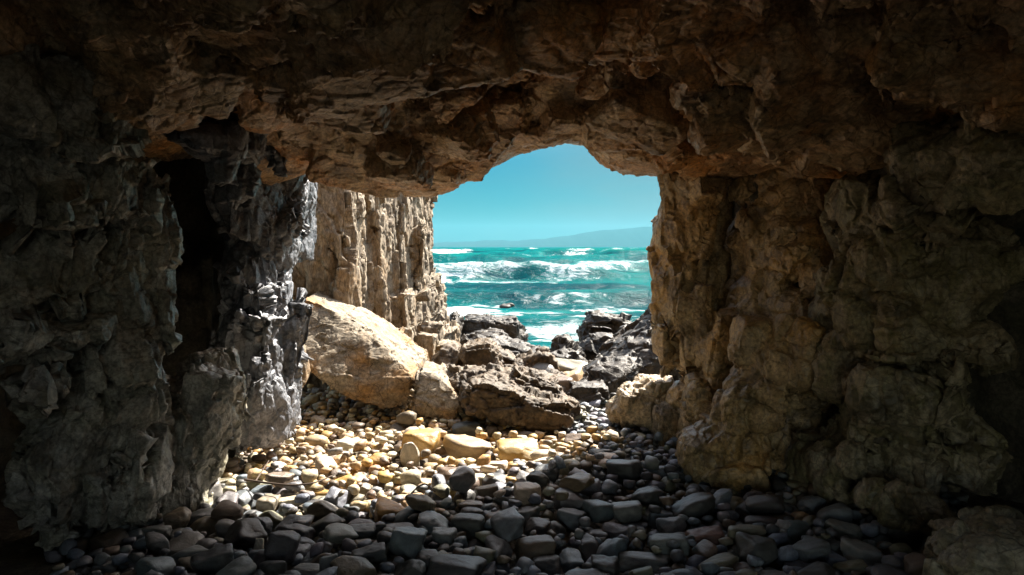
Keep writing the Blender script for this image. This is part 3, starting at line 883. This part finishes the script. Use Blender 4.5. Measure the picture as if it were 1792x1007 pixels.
def ico(sub):
    import bmesh
    bm = bmesh.new(); bmesh.ops.create_icosphere(bm, subdivisions=sub, radius=1)
    V = np.array([v.co[:] for v in bm.verts]); Q = np.array([[v.index for v in fc.verts] for fc in bm.faces]); bm.free()
    return V, Q


ICO = {s: ico(s) for s in (2, 4, 5)}


def stone_shape(D, seed, p, nplanes, rough):
    g = np.random.default_rng(seed)
    n = g.normal(size=(nplanes, 3)); n /= np.linalg.norm(n, axis=1)[:, None]
    n = np.concatenate([n, [[1, 0, 0], [-1, 0, 0], [0, 1, 0], [0, -1, 0], [0, 0, 1], [0, 0, -1]]])
    dd = np.concatenate([g.uniform(.72, 1.05, nplanes), g.uniform(.9, 1.05, 6)])
    c = np.maximum(D @ n.T, 0) / dd
    r = (c ** p).sum(1) ** (-1 / p)
    V = D * r[:, None]
    V = V * (1 + rough * fbm(V.astype(np.float32) * 1.6 + seed * 3.1, seed, 3))[:, None]
    V = V * (1 + rough * .25 * fbm(V.astype(np.float32) * 7 + seed, seed + 5, 2))[:, None]
    V = V / np.abs(V).max(0)
    return V


PROTO = []
for i in range(26):
    kind = ('round', 'mid', 'ang')[i % 3]
    p = dict(round=6., mid=12., ang=26.)[kind]; npl = dict(round=7, mid=8, ang=8)[kind]
    D, Q = ICO[4]
    V = stone_shape(D, 100 + i, p, npl, .05 if kind == 'round' else .07)
    PROTO.append((kind, make_mesh('stone', V, Q), V))
    PROTO[-1][1].materials.append(M_STONE)
KI = {k_: [i for i, q in enumerate(PROTO) if q[0] == k_] for k_ in ('round', 'mid', 'ang')}

# grid of the height of the pile
HX0, HY0, HR = -3.6, 2.6, .012
hx = np.arange(HX0, 3.6, HR); hy = np.arange(HY0, 9.6, HR)
HM = gz(hx[:, None] + 0 * hy[None, :], 0 * hx[:, None] + hy[None, :]) - .10


def foot(x, y, a, b, th):
    rr = max(a, b)
    i0 = max(int((x - rr - HX0) / HR), 0); i1 = min(int((x + rr - HX0) / HR) + 1, len(hx))
    j0 = max(int((y - rr - HY0) / HR), 0); j1 = min(int((y + rr - HY0) / HR) + 1, len(hy))
    if i1 - i0 < 2 or j1 - j0 < 2: return None
    u = hx[i0:i1, None] - x; v = hy[None, j0:j1] - y
    c, s = math.cos(th), math.sin(th)
    q = ((u * c + v * s) / a) ** 2 + ((-u * s + v * c) / b) ** 2
    return i0, i1, j0, j1, q


def rest(x, y, a, b, c, th):
    fp = foot(x, y, a, b, th)
    if fp is None: return None
    i0, i1, j0, j1, q = fp
    m = q < .8
    if not m.any(): return None
    prof = c * np.sqrt(np.maximum(1 - np.minimum(q, 1), 0)) ** .7
    zz = HM[i0:i1, j0:j1] + prof
    vals = zz[m]
    return float(np.quantile(vals, .86)), fp, prof, m


def occupy(z, fp, prof):
    i0, i1, j0, j1, q = fp
    sub = HM[i0:i1, j0:j1]
    HM[i0:i1, j0:j1] = np.where(q < 1, np.maximum(sub, z + prof * .95), sub)


STONES = []     # (x, y, z, a, b, c, th, tilt, proto, colour, label, hero)


def jit(c, g=.16):
    k_ = 1 + random.uniform(-g, g)
    return tuple(max(.01, min(.8, v * k_ * (1 + random.uniform(-.06, .06)))) for v in c)


HERO = [
    (800, 1003, 108, 66, DARK, 'mid', 'largest dark flat topped stone in the shaded cobbles, nearest the viewer'),
    (820, 925, 60, 50, DARK, 'round', 'smooth dark dome shaped cobble behind the largest flat topped stone'),
    (757, 926, 58, 50, BLUE, 'ang', 'blue grey faceted stone with one bright flat side in the shaded cobbles'),
    (777, 946, 46, 44, GREY, 'mid', 'grey banded round cobble leaning on the largest flat topped stone'),
    (632, 922, 58, 46, PURP, 'round', 'round dark purple grey cobble at the shadow edge below the sunlit gravel'),
    (690, 934, 70, 40, DARK, 'round', 'long dark oval cobble below the sunlit yellow stone'),
    (575, 913, 66, 52, DARK, 'mid', 'dark boxy stone with an upright ridge at the shadow edge'),
    (620, 957, 60, 36, BROWN, 'ang', 'rough mossy brown stone among smooth dark cobbles'),
    (628, 986, 46, 36, PURP, 'round', 'smooth egg shaped grey cobble near the bottom edge'),
    (718, 1002, 60, 52, DARK, 'ang', 'angular dark stone directly beside the largest flat topped stone'),
    (677, 1008, 36, 32, GREY, 'mid', 'small grey faceted stone beside the egg shaped cobble'),
    (575, 1005, 32, 52, GREY, 'mid', 'tall narrow grey stone standing on end near the bottom edge'),
    (612, 1012, 70, 28, DARK, 'mid', 'dark flat stone cut by the bottom edge below the egg shaped cobble'),
    (895, 879, 64, 26, GREY, 'round', 'long sausage shaped grey cobble lying on smaller dark cobbles'),
    (813, 863, 44, 34, DARK, 'round', 'rounded dark cobble right on the line where sunlight ends'),
    (997, 881, 58, 45, PURP, 'ang', 'purple grey stone with a broad flat top in mid floor'),
    (940, 951, 76, 54, BROWN, 'mid', 'large dark brown humped stone left of the two stacked black stones'),
    (956, 970, 52, 42, DARK, 'ang', 'rough black stone in front of the brown humped stone'),
    (955, 1008, 46, 46, PURP, 'ang', 'square purple grey stone at the bottom edge'),
    (1060, 983, 52, 58, DARK, 'mid', 'tall black stone carrying a smaller black stone'),
    (1130, 967, 100, 40, GREY, 'mid', 'long rough grey stone beside the tall black stone'),
    (1025, 1008, 90, 52, DARK, 'ang', 'glossy black rough stone at the bottom edge'),
    (1157, 894, 46, 38, BLUE, 'mid', 'grey block shaped cobble in front of the very dark stone'),
    (1210, 891, 82, 56, DARK, 'mid', 'very dark large stone near the foot of the tan outcrop'),
    (1170, 947, 72, 52, GREY, 'round', 'broad rounded grey stone beside the reddish stone'),
    (1232, 934, 66, 46, RED, 'ang', 'reddish brown angular stone'),
    (1255, 980, 76, 38, OLIVE, 'mid', 'flat topped tan stone in front of the reddish stone'),
    (1200, 1003, 70, 52, BLUE, 'ang', 'grey green slanted stone near the bottom edge'),
    (1185, 1015, 66, 30, GREY, 'round', 'rounded grey cobble cut by the bottom edge'),
    (1108, 881, 46, 26, OLIVE, 'mid', 'tan dented stone near the grey block shaped cobble'),
    (1110, 903, 48, 20, BLUE, 'round', 'thin blue grey cobble below the tan dented stone'),
    (970, 916, 42, 36, DARK, 'round', 'glossy dark ball shaped cobble in mid floor'),
    (1114, 924, 42, 26, BROWN, 'round', 'brown rounded cobble behind the long rough grey stone'),
    (1091, 836, 64, 44, DARK, 'mid', 'big black stone at the sunlit edge under the cream outcrop'),
    (1157, 827, 46, 29, BLUE, 'round', 'smooth blue grey cobble with a shiny top near the tan outcrop'),
    (1067, 853, 40, 32, BLUE, 'round', 'rounded blue grey cobble in front of the big black stone'),
    (1058, 816, 46, 28, TAN, 'round', 'tan cobble behind the big black stone catching the last sun'),
    (1055, 778, 32, 22, GREY, 'round', 'grey oval cobble deep in the shade behind the pitted lump'),
    (1112, 777, 36, 24, OLIVE, 'mid', 'olive angular stone at the foot of the cream outcrop'),
    (1330, 913, 58, 32, PURP, 'round', 'smooth rounded grey stone behind the black angular block'),
    (1322, 970, 68, 60, DARK, 'ang', 'black angular block with a ridged front'),
    (1437, 934, 56, 22, BLUE, 'mid', 'flat grey slab shaped stone in the dark right part of the floor'),
    (1505, 972, 62, 58, GREY, 'ang', 'big two sided grey stone under the olive outcrop'),
    (1558, 976, 52, 42, GREY, 'ang', 'pointed grey green stone beside the big two sided stone'),
    (1620, 988, 42, 30, GREY, 'round', 'last rounded cobble before the rough grey corner boulder'),
    (1366, 1009, 70, 36, GREY, 'mid', 'grey wedge shaped cobble at the bottom edge'),
    (1285, 1013, 86, 36, BLUE, 'round', 'wide blue grey cobble at the bottom edge'),
    (1425, 1011, 54, 28, GREY, 'round', 'oval grey cobble at the bottom edge'),
    (1490, 1000, 76, 22, OLIVE, 'mid', 'flat brown slab behind the mossy stone at the bottom edge'),
    (1530, 1020, 80, 28, OLIVE, 'ang', 'mossy rough stone cut by the bottom edge'),
    (1400, 905, 36, 34, TAN, 'ang', 'pale bent stone leaning against the olive outcrop'),
    (405, 919, 54, 48, GREY, 'round', 'large light grey rounded stone at the foot of the tall grey column'),
    (445, 887, 50, 26, BLUE, 'round', 'flat blue grey stone lying behind the light grey rounded stone'),
    (452, 909, 46, 27, BLUE, 'mid', 'grey faceted cobble touching the light grey rounded stone'),
    (517, 931, 60, 56, DARK, 'mid', 'big dark faceted stone next to the dark boxy stone'),
    (335, 968, 82, 48, GREY, 'mid', 'big grey slanting stone against the foot of the tall grey column'),
    (396, 1010, 48, 32, BLUE, 'mid', 'grey stone with a rounded top at the bottom edge below the column'),
    (440, 997, 42, 27, GREY, 'ang', 'pale grey chunky stone near the bottom edge'),
    (482, 997, 38, 40, PURP, 'ang', 'upright purple grey block near the bottom edge'),
    (452, 951, 20, 45, WHITE, 'ang', 'narrow white stone standing on end among grey cobbles'),
    (521, 958, 42, 32, PURP, 'mid', 'purple grey cobble in front of the big dark faceted stone'),
    (560, 951, 38, 25, BLUE, 'ang', 'small flat topped blue grey stone in front of the boxy stone'),
    (532, 1008, 60, 34, GREY, 'round', 'speckled grey rolling pin shaped cobble near the bottom edge'),
    (392, 951, 30, 21, TAN, 'ang', 'small tan angular stone beside the big slanting stone'),
    (565, 869, 66, 30, DARK, 'mid', 'dark low stone rimmed by the sunlit gravel'),
    (510, 860, 50, 27, CREAM, 'ang', 'cream wedge shaped stone at the front of the sunlit gravel'),
    (497, 836, 40, 21, TAN, 'ang', 'tan block behind the cream wedge shaped stone'),
    (662, 794, 42, 28, OCH, 'round', 'yellow ochre egg shaped stone in the middle of the sunlit gravel'),
    (718, 797, 36, 52, WHITE, 'ang', 'white slab standing on end in the sunlit gravel'),
    (735, 786, 66, 60, OCH, 'ang', 'ochre triangular stone right behind the standing white slab'),
    (816, 787, 84, 48, TAN, 'ang', 'largest yellow tan block in the sunlit rubble'),
    (822, 751, 62, 28, GREY, 'mid', 'grey flat stone lying on the largest yellow tan block'),
    (828, 730, 56, 24, TAN, 'round', 'tan flat stone at the top of the two stacked flat stones'),
    (905, 798, 78, 44, OCH, 'ang', 'pitted ochre stone with a grey end in the sunlit rubble'),
    (785, 824, 46, 38, BROWN, 'ang', 'broken brown stone with a rough face in the sunlit gravel'),
    (825, 809, 44, 24, WHITE, 'mid', 'white smooth stone beside the broken brown stone'),
    (868, 812, 46, 26, CREAM, 'mid', 'cream flat stone beside the pitted ochre stone'),
    (823, 839, 60, 34, CREAM, 'round', 'rounded cream stone half crossed by the roof shadow'),
    (868, 846, 50, 36, DARK, 'mid', 'dark stone with a smooth face on the shadow line'),
    (955, 841, 52, 38, DARK, 'round', 'dark rounded stone standing out on the shadow line'),
    (918, 776, 42, 30, TAN, 'ang', 'dull tan angular stone under the pitted brown boulder'),
    (950, 819, 54, 26, CREAM, 'mid', 'cream stone behind the dark rounded stone'),
    (1015, 778, 58, 30, BROWN, 'ang', 'brown pitted lump at the end of the pitted brown boulder'),
    (688, 891, 68, 44, OCH, 'mid', 'long yellow stone reaching out of the sunlight into the shade'),
    (650, 858, 34, 26, TAN, 'ang', 'tan stone behind the long yellow stone'),
    (740, 879, 48, 30, BROWN, 'mid', 'brown stone half in sun and half in shade'),
    (581, 699, 22, 12, ORANGE, 'round', 'small bright orange stone under the big leaning slab'),
    (480, 800, 44, 26, WHITE, 'ang', 'white angular stone near the foot of the blue grey column'),
    (610, 770, 46, 28, WHITE, 'ang', 'white cracked stone in the back of the sunlit gravel'),
    (630, 838, 44, 30, BROWN, 'ang', 'dark brown angular stone in the front of the sunlit gravel'),
]
for px, pb, wpx, hpx, col, kind, lab in HERO:
    Yc = CZ * F / (max(pb, 700) - HY)
    bigr = wpx / F * Yc / 2
    Yc = Yc + bigr * .5
    if hpx > 1.3 * wpx:
        a = wpx / F * Yc / 2; b = a * .75; c = hpx / F * Yc / 2 * 1.0
    else:
        a = wpx / F * Yc / 2; c = hpx / F * Yc / 2 * .88; b = min(a, c * 1.5) * random.uniform(.85, 1.0)
    x = (px - CX) / F * Yc
    th = R(random.uniform(-14, 14))
    zc = CZ - (pb - hpx * .5 - HY) / F * Yc          # centre as seen
    g = float(gz(x, Yc)) - .06
    rs = rest(x, Yc, a, b, c * .95, th)
    z = rs[0]
    if lab.startswith('grey flat stone') or lab.startswith('tan flat stone'):
        pass
    else:
        z = min(z, g + c * 1.25)
    occupy(z, rs[1], rs[2])
    STONES.append((x, Yc, z, a, b, c, th, random.uniform(-8, 8), random.choice(KI[kind]), jit(col, .08), lab, True))


def px_of(x, y):
    return CX + F * x / y


def in_view(x, y, z, a):
    return -20 < px_of(x, y) < 1812 and HY + F * (CZ - z) / y < 1030


def blocked(x, y):
    px = px_of(x, y)
    if px < 60 and y < 4.6: return True
    if y > 7.7 and x > 1.2: return True
    return False


g3 = np.random.default_rng(77)
for layer, (nst, smin, smax) in enumerate([(700, .048, .088), (1300, .036, .06), (2600, .022, .045)]):
    for it in range(nst):
        a = g3.uniform(smin, smax) * (1 if layer else g3.uniform(.8, 1.15))
        b = a * g3.uniform(.62, .95); c = a * g3.uniform(.45, .75); th = g3.uniform(0, math.pi)
        best = None
        zone = g3.random()
        if layer == 0 and zone < .22: a *= 1.2; b *= 1.2; c *= 1.2
        for tr in range(5):
            y = 3.2 + (8.6 - 3.2) * g3.random() ** .9
            x = g3.uniform(-.62, .66) * y
            x = max(min(x, 2.9), -2.9)
            if layer == 0 and zone < .35: y = 3.2 + (y - 3.2) * .4; x = g3.uniform(-.5, .6) * y
            if blocked(x, y): continue
            if layer == 0 and y > 5.0 and a > .10: continue
            rs = rest(x, y, a, b, c, th)
            if rs is None: continue
            s = rs[0] - float(gz(x, y))
            if best is None or s < best[0]:
                best = (s, x, y, rs)
        if best is None or best[0] > (.09, .12, .10)[layer]: continue
        s, x, y, rs = best
        occupy(rs[0], rs[1], rs[2])
        # sea-worn grey cobbles inside, ochre rubble outside; sun and shade partly put into the colours
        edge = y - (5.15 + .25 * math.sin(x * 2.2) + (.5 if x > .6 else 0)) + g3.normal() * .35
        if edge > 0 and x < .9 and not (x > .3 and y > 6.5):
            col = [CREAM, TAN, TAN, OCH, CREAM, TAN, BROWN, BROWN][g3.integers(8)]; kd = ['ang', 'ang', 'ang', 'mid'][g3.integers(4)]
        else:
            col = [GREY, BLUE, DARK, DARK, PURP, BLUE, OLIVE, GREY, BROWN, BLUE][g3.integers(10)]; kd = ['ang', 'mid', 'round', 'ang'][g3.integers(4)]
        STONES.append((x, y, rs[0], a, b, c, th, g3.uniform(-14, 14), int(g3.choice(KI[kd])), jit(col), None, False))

g4 = np.random.default_rng(5)
for _ in range(64):
    y = g4.uniform(7.0, 11.5); px_ = g4.uniform(748 + 40 * (y < 8.2), 1015); x = (px_ - CX) / F * y
    a = g4.uniform(.12, .30) * (1 if y > 8.2 else .75); c = a * g4.uniform(.45, .8)
    STONES.append((x, y, float(gz(x, y)) + c * g4.uniform(.0, .6), a, a * g4.uniform(.6, .95), c, g4.uniform(0, 3.1), g4.uniform(-25, 25), int(g4.choice(KI['ang'])), jit([BROWN, TAN, OLIVE, GREY, BROWN][g4.integers(5)]), 'angular brown block among the low rocks between gravel and surf', False))
heroes = [s for s in STONES if s[11]]
others = [s for s in STONES if not s[11]]
others.sort(key=lambda s: -(s[3] / s[1]) ** 2 if in_view(s[0], s[1], s[2], s[3]) else 1)
indiv = [s for s in others if in_view(s[0], s[1], s[2], s[3])][:300 - len(heroes)]
idset = set(id(s) for s in indiv)
small = [s for s in others if id(s) not in idset]
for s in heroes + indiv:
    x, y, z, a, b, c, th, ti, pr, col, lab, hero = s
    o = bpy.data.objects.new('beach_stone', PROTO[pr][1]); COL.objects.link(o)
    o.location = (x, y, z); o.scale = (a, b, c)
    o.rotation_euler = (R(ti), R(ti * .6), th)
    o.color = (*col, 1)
    if hero:
        tag(o, lab, 'stone', 'loose stones on the cave floor')
    elif lab:
        tag(o, lab, 'stone', 'low angular rocks behind the gravel')
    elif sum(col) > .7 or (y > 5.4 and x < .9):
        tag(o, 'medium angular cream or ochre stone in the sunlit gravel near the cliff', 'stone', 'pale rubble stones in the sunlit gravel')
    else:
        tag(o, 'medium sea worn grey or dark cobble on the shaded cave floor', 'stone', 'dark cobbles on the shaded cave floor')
# the small ones: one pile
D2, Q2 = ICO[2]
SV = [stone_shape(D2, 300 + i, (9., 16., 26.)[i % 3], 8, .06) for i in range(12)]
VV, QQ, CC = [], [], []
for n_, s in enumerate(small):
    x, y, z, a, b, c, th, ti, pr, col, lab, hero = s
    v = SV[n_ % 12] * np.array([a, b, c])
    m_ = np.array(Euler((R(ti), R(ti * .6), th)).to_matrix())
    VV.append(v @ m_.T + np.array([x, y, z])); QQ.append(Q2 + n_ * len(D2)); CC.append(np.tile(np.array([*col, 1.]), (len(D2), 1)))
pm = make_mesh('pebbles', np.concatenate(VV), np.concatenate(QQ))
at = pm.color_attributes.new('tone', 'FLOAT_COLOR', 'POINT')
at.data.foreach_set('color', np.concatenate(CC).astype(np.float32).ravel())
tag(link('pebbles', pm, M_PEB), 'small pebbles filling the gaps between the stones', kind='stuff')

# ------------------------------------------------------------------ driftwood twigs
M_TWIG, tt, bb = mat_new('dry_twig')
bb.inputs['Base Color'].default_value = (.07, .045, .03, 1); bb.inputs['Roughness'].default_value = .8


def tube(name, pts, r0, r1, mat, seg=7):
    P = np.array(pts, float)
    tt_ = np.linspace(0, len(P) - 1, (len(P) - 1) * 6 + 1)
    C = np.stack([np.interp(tt_, np.arange(len(P)), P[:, i]) for i in range(3)], 1)
    for _ in range(3):
        C[1:-1] = (C[:-2] + 2 * C[1:-1] + C[2:]) / 4
    T = np.gradient(C, axis=0); T /= np.linalg.norm(T, axis=1)[:, None]
    up = np.array([.1, .3, 1.]); A = np.cross(T, up); A /= np.linalg.norm(A, axis=1)[:, None]; B = np.cross(T, A)
    rr = np.linspace(r0, r1, len(C))
    an = np.linspace(0, 2 * np.pi, seg, endpoint=False)
    V = (C[:, None] + rr[:, None, None] * (np.cos(an)[None, :, None] * A[:, None] + np.sin(an)[None, :, None] * B[:, None])).reshape(-1, 3)
    V = np.concatenate([V, C[:1], C[-1:]])
    n = len(C)
    Q = [[i * seg + j, (i + 1) * seg + j, (i + 1) * seg + (j + 1) % seg, i * seg + (j + 1) % seg] for i in range(n - 1) for j in range(seg)]
    return base_origin(link(name, make_mesh(name, V, np.array(Q)), mat))


def GP(px, py, up=.0):
    # point of the stone pile seen at the pixel
    Yd = (CZ - .08) * F / (py - HY)
    x = (px - CX) / F * Yd
    i = int((x - HX0) / HR); j = int((Yd - HY0) / HR)
    return (x, Yd, max(HM[max(i - 3, 0):i + 4, max(j - 3, 0):j + 4].max() + .004, .05) + up)


tag(tube('twig', [GP(428, 832), GP(470, 838), GP(510, 842), GP(550, 838), GP(590, 822)], .008, .004, M_TWIG), 'long thin curved driftwood twig lying across the front of the sunlit gravel', 'twig')
tag(tube('twig', [GP(447, 835), GP(460, 815), GP(470, 800)], .006, .003, M_TWIG), 'short thin twig leaning on a white stone near the blue grey column', 'twig')
tag(tube('twig', [GP(718, 858), GP(730, 850, .02), GP(745, 846, .03), GP(762, 853, .0)], .006, .004, M_TWIG), 'small arched brown twig on the shadow line beside the half lit brown stone', 'twig')

# ------------------------------------------------------------------ sea
SEA = -1.2
HS = CZ - SEA


def ys(py): return HS * F / (py - HY)


pyv = np.concatenate([np.array([432.3, 432.6]), np.arange(433, 470, .35), np.arange(470, 640, .5), np.arange(640, 760, 2.)])
yv = HS * F / (pyv - HY)
uv = np.concatenate([np.linspace(-1.3, -.16, 60)[:-1], np.linspace(-.16, .26, 560), np.linspace(.26, 1.3, 60)[1:]])
YS, US = np.meshgrid(yv, uv, indexing='ij')
XS = US * YS
PS_ = np.stack([XS.ravel(), YS.ravel(), np.zeros(XS.size)], 1).astype(np.float32)
PXS = (US * F + CX).ravel(); PYS = np.repeat(pyv, len(uv)); YSr = YS.ravel(); XSr = XS.ravel()
zs = np.zeros(XS.size, np.float32); foam = np.zeros(XS.size, np.float32)
n_lo = fbm(PS_ / np.array([14, 7, 1], np.float32), 201, 3)
# swell crests: (distance, slope of the crest line, height, width, x centre, x spread)
CREST = [(34.5, .05, .55, 2.2, 2, 40, 0), (58, -.02, 1.15, 3.6, -3, 14, 0), (69, .10, 1.0, 5., 14, 16, 0), (112, .02, 1.3, 7., -8, 22, 0), (128, .1, 1.0, 8, 25, 30, 0), (190, .05, 1.5, 11, 20, 40, 0),
         (280, .0, 1.3, 14, -30, 60, 0), (330, .05, 1.6, 16, 40, 100, 0), (430, 0, 1.2, 20, -20, 120, 0), (600, 0, 1.4, 25, 60, 200, 0), (25.5, 0, .25, 1.5, 1, 30, 0), (46, .03, .35, 3, 6, 25, 0)]
for y0, slp, hgt, wd, xc, xs_, _ in CREST:
    yc = y0 + slp * XSr + n_lo * wd * .55
    dy = YSr - yc
    env = np.exp(-((XSr - xc) / xs_) ** 2)
    sh = np.where(dy < 0, np.exp(-(dy / (wd * .40)) ** 2), np.exp(-(dy / (wd * 1.7)) ** 2))
    zs += (1.35 * hgt * env * sh).astype(np.float32)
amp = np.clip(YSr / 60, .25, 1.5)
zs += (.10 * fbm(PS_ / np.array([3.0, 1.6, 1], np.float32), 205, 4) * amp).astype(np.float32)
zs += (.25 * fbm(PS_ / np.array([16, 8, 1], np.float32), 207, 3) * np.clip(YSr / 100, 0, 1.2)).astype(np.float32)


_fx = PS_ / np.array([6, 2.5, 1], np.float32)
_g = np.clip(60 / YSr, .1, 1.6)
PXW = PXS + 26 * fbm(_fx, 221, 4) * _g
PYW = PYS + 7.0 * fbm(_fx, 231, 4) * _g


def band(p0, p1, py0, py1, soft, val, tilt=0):
    """patch of foam lying on the water between two columns and two rows of the photograph, turned into metres"""
    global foam
    PXS = PXW; PYS = PYW
    xa, xb = p0, p1
    cyy = (py0 + py1) / 2 + tilt * (PXS - (xa + xb) / 2)
    hh_ = (py1 - py0) / 2
    e1 = np.clip(1.4 - np.abs(PYS - cyy) / hh_, 0, 1)
    e2 = np.clip((PXS - xa) / soft + .5, 0, 1) * np.clip((xb - PXS) / soft + .5, 0, 1)
    foam = np.maximum(foam, val * e1 * e2)


for bnd in [(700, 826, 439, 447, 12, 1.0), (886, 952, 437, 441, 15, .8), (966, 1100, 444, 453, 50, .85, -.06), (1050, 1400, 450, 456, 40, .66), (1065, 1125, 434, 439, 30, .7, -.05), (830, 945, 455, 460, 40, .65, -.02),
            (760, 1000, 448, 451, 60, .5), (1040, 1400, 467, 478, 60, .9, .02), (1000, 1060, 470, 478, 30, .55), (912, 950, 467, 475, 14, .85), (930, 955, 459, 466, 12, .6), (740, 1090, 485, 499, 60, .66, -.035), (740, 900, 501, 510, 60, .58), (800, 980, 486, 492, 60, .8, -.035), (900, 1030, 500, 512, 40, .6, .05), (1000, 1180, 476, 490, 60, .6),
            (740, 840, 512, 522, 40, .5), (860, 1000, 514, 530, 60, .42), (1040, 1180, 500, 530, 60, .36), (780, 1180, 538, 549, 60, .66, -.012), (860, 1100, 541, 545, 60, .85, -.012), (785, 860, 540, 570, 30, .95), (900, 1010, 553, 566, 60, .6), (890, 1040, 572, 608, 50, .85), (800, 900, 548, 566, 30, .75), (980, 1160, 552, 575, 50, .7), (780, 830, 590, 640, 20, .9), (560, 1300, 600, 700, 80, .75), (880, 1000, 566, 585, 60, .35), (1140, 1500, 540, 570, 60, .85)]:
    band(*bnd)
foam += (.10 * np.clip(fbm(PS_ / np.array([40, 14, 1], np.float32), 211, 3), 0, 1)).astype(np.float32)
zs += np.clip((foam - .45) * 2, 0, 1) * (.22 * np.abs(fbm(PS_ / np.array([2.6, 1.6, 1], np.float32), 209, 3)) * np.clip(YSr / 40, .4, 1.6)).astype(np.float32)
PS_[:, 2] = SEA + zs
n0, n1 = YS.shape
ii = np.arange(n0 * n1).reshape(n0, n1)
Qs = np.stack([ii[1:, :-1], ii[1:, 1:], ii[:-1, 1:], ii[:-1, :-1]], -1).reshape(-1, 4)
sm = make_mesh('sea', PS_, Qs)
fa = sm.attributes.new('foam', 'FLOAT', 'POINT'); fa.data.foreach_set('value', foam.astype(np.float32))
M_SEA, t, b = mat_new('sea_water')
tc = N_(t, 'ShaderNodeTexCoord')
fo = N_(t, 'ShaderNodeAttribute', attribute_name='foam').outputs['Fac']
mp = N_(t, 'ShaderNodeMapping'); mp.inputs['Scale'].default_value = (.55, 1., 1.); t.links.new(tc.outputs['Object'], mp.inputs['Vector'])
na = noise(t, mp.outputs[0], .8, 10, .78, 2.2)
nb = noise(t, mp.outputs[0], .12, 6, .65, .6)
nn = mathn(t, 'ADD', mathn(t, 'MULTIPLY', na, 1.0), mathn(t, 'MULTIPLY', nb, .8))
fm = ramp(t, mathn(t, 'ADD', mathn(t, 'MULTIPLY', fo, .42), nn), 1.15, 1.36)
wc = mixc(t, ramp(t, nb, .35, .65), (.0, .032, .042), (.0, .108, .108))
t.nodes.remove(b)
bp = N_(t, 'ShaderNodeBump'); bp.inputs['Strength'].default_value = .8; bp.inputs['Distance'].default_value = .25
nw = noise(t, mp.outputs[0], 2.2, 6, .65, .5)
t.links.new(nw, bp.inputs['Height'])
df = N_(t, 'ShaderNodeBsdfDiffuse'); gl = N_(t, 'ShaderNodeBsdfGlossy'); ms_ = N_(t, 'ShaderNodeMixShader')
sp = N_(t, 'ShaderNodeSeparateXYZ'); t.links.new(tc.outputs['Object'], sp.inputs[0])
wc = mixc(t, ramp(t, sp.outputs['Z'], SEA + .9, SEA + 2.6), wc, (.0, .11, .10))  # brighter teal on high crests: light shining through them, put into the colour
t.links.new(mixc(t, fm, wc, (.56, .60, .60)), df.inputs['Color'])
gl.inputs['Roughness'].default_value = .22
for n_ in (df, gl): t.links.new(bp.outputs[0], n_.inputs['Normal'])
t.links.new(mathn(t, 'MULTIPLY_ADD', fm, -.01), ms_.inputs[0])
ms_.inputs[0].links[0].from_node.inputs[2].default_value = .015
t.links.new(df.outputs[0], ms_.inputs[1]); t.links.new(gl.outputs[0], ms_.inputs[2])
t.links.new(ms_.outputs[0], t.nodes['Material Output'].inputs['Surface'])
tag(link('sea', sm, M_SEA), 'turquoise sea with breaking white surf', kind='structure')

# ------------------------------------------------------------------ hills across the bay
HD = 9000.
hp = np.array([(700, 432), (780, 422), (850, 421), (920, 420), (955, 418), (975, 413), (1000, 411), (1020, 407), (1060, 402), (1085, 400), (1110, 398), (1150, 396), (1200, 399), (1300, 404), (1500, 418), (1700, 430)], float)
xsv = np.linspace(700, 1700, 260)
hz = np.interp(xsv, hp[:, 0], hp[:, 1])
hz = (HY - hz) + 1.0 * fbm(np.stack([xsv / 25, xsv * 0, xsv * 0], 1), 301, 4)
rows = []
for fr_, dy in ((0, -1500), (.35, -1000), (.7, -500), (1., 0), (.6, 900), (0, 1800)):
    z_ = np.maximum(hz, 0) / F * HD * fr_ + SEA - 3 + 25 * fr_ * (1 - fr_) * fbm(np.stack([xsv / 12, xsv * 0 + dy, xsv * 0], 1), 302, 3)
    rows.append(np.stack([(xsv - CX) / F * HD, np.full_like(xsv, HD + dy), z_], 1))
Vh = np.concatenate(rows); nh = len(xsv)
Qh = np.array([[r * nh + i, r * nh + i + 1, (r + 1) * nh + i + 1, (r + 1) * nh + i] for r in range(5) for i in range(nh - 1)])
M_HILL = rock_mat('far_hillside', (.012, .035, .035), (.02, .05, .05), (.025, .04, .035), .4, bump=0., spec=0., rough=1.)
tag(link('hills', make_mesh('hills', Vh, Qh), M_HILL), 'faint blue hills across the bay', kind='structure')

# ------------------------------------------------------------------ haze
HAZE = .000065
M_HAZE = bpy.data.materials.new('haze'); M_HAZE.use_nodes = True
t = M_HAZE.node_tree
t.nodes.remove(t.nodes['Principled BSDF'])
pv = N_(t, 'ShaderNodeVolumePrincipled')
pv.inputs['Density'].default_value = HAZE; pv.inputs['Color'].default_value = (.20, .55, .68, 1)
t.links.new(pv.outputs[0], t.nodes['Material Output'].inputs['Volume'])
hv = np.array([(x, y, z) for x in (-14000, 14000) for y in (-60, 11500) for z in (-9, 330)], float)
hq = np.array([[0, 1, 3, 2], [4, 6, 7, 5], [0, 4, 5, 1], [2, 3, 7, 6], [0, 2, 6, 4], [1, 5, 7, 3]])
tag(link('haze', make_mesh('haze', hv, hq, False), M_HAZE), 'thin pale sea haze', kind='stuff')
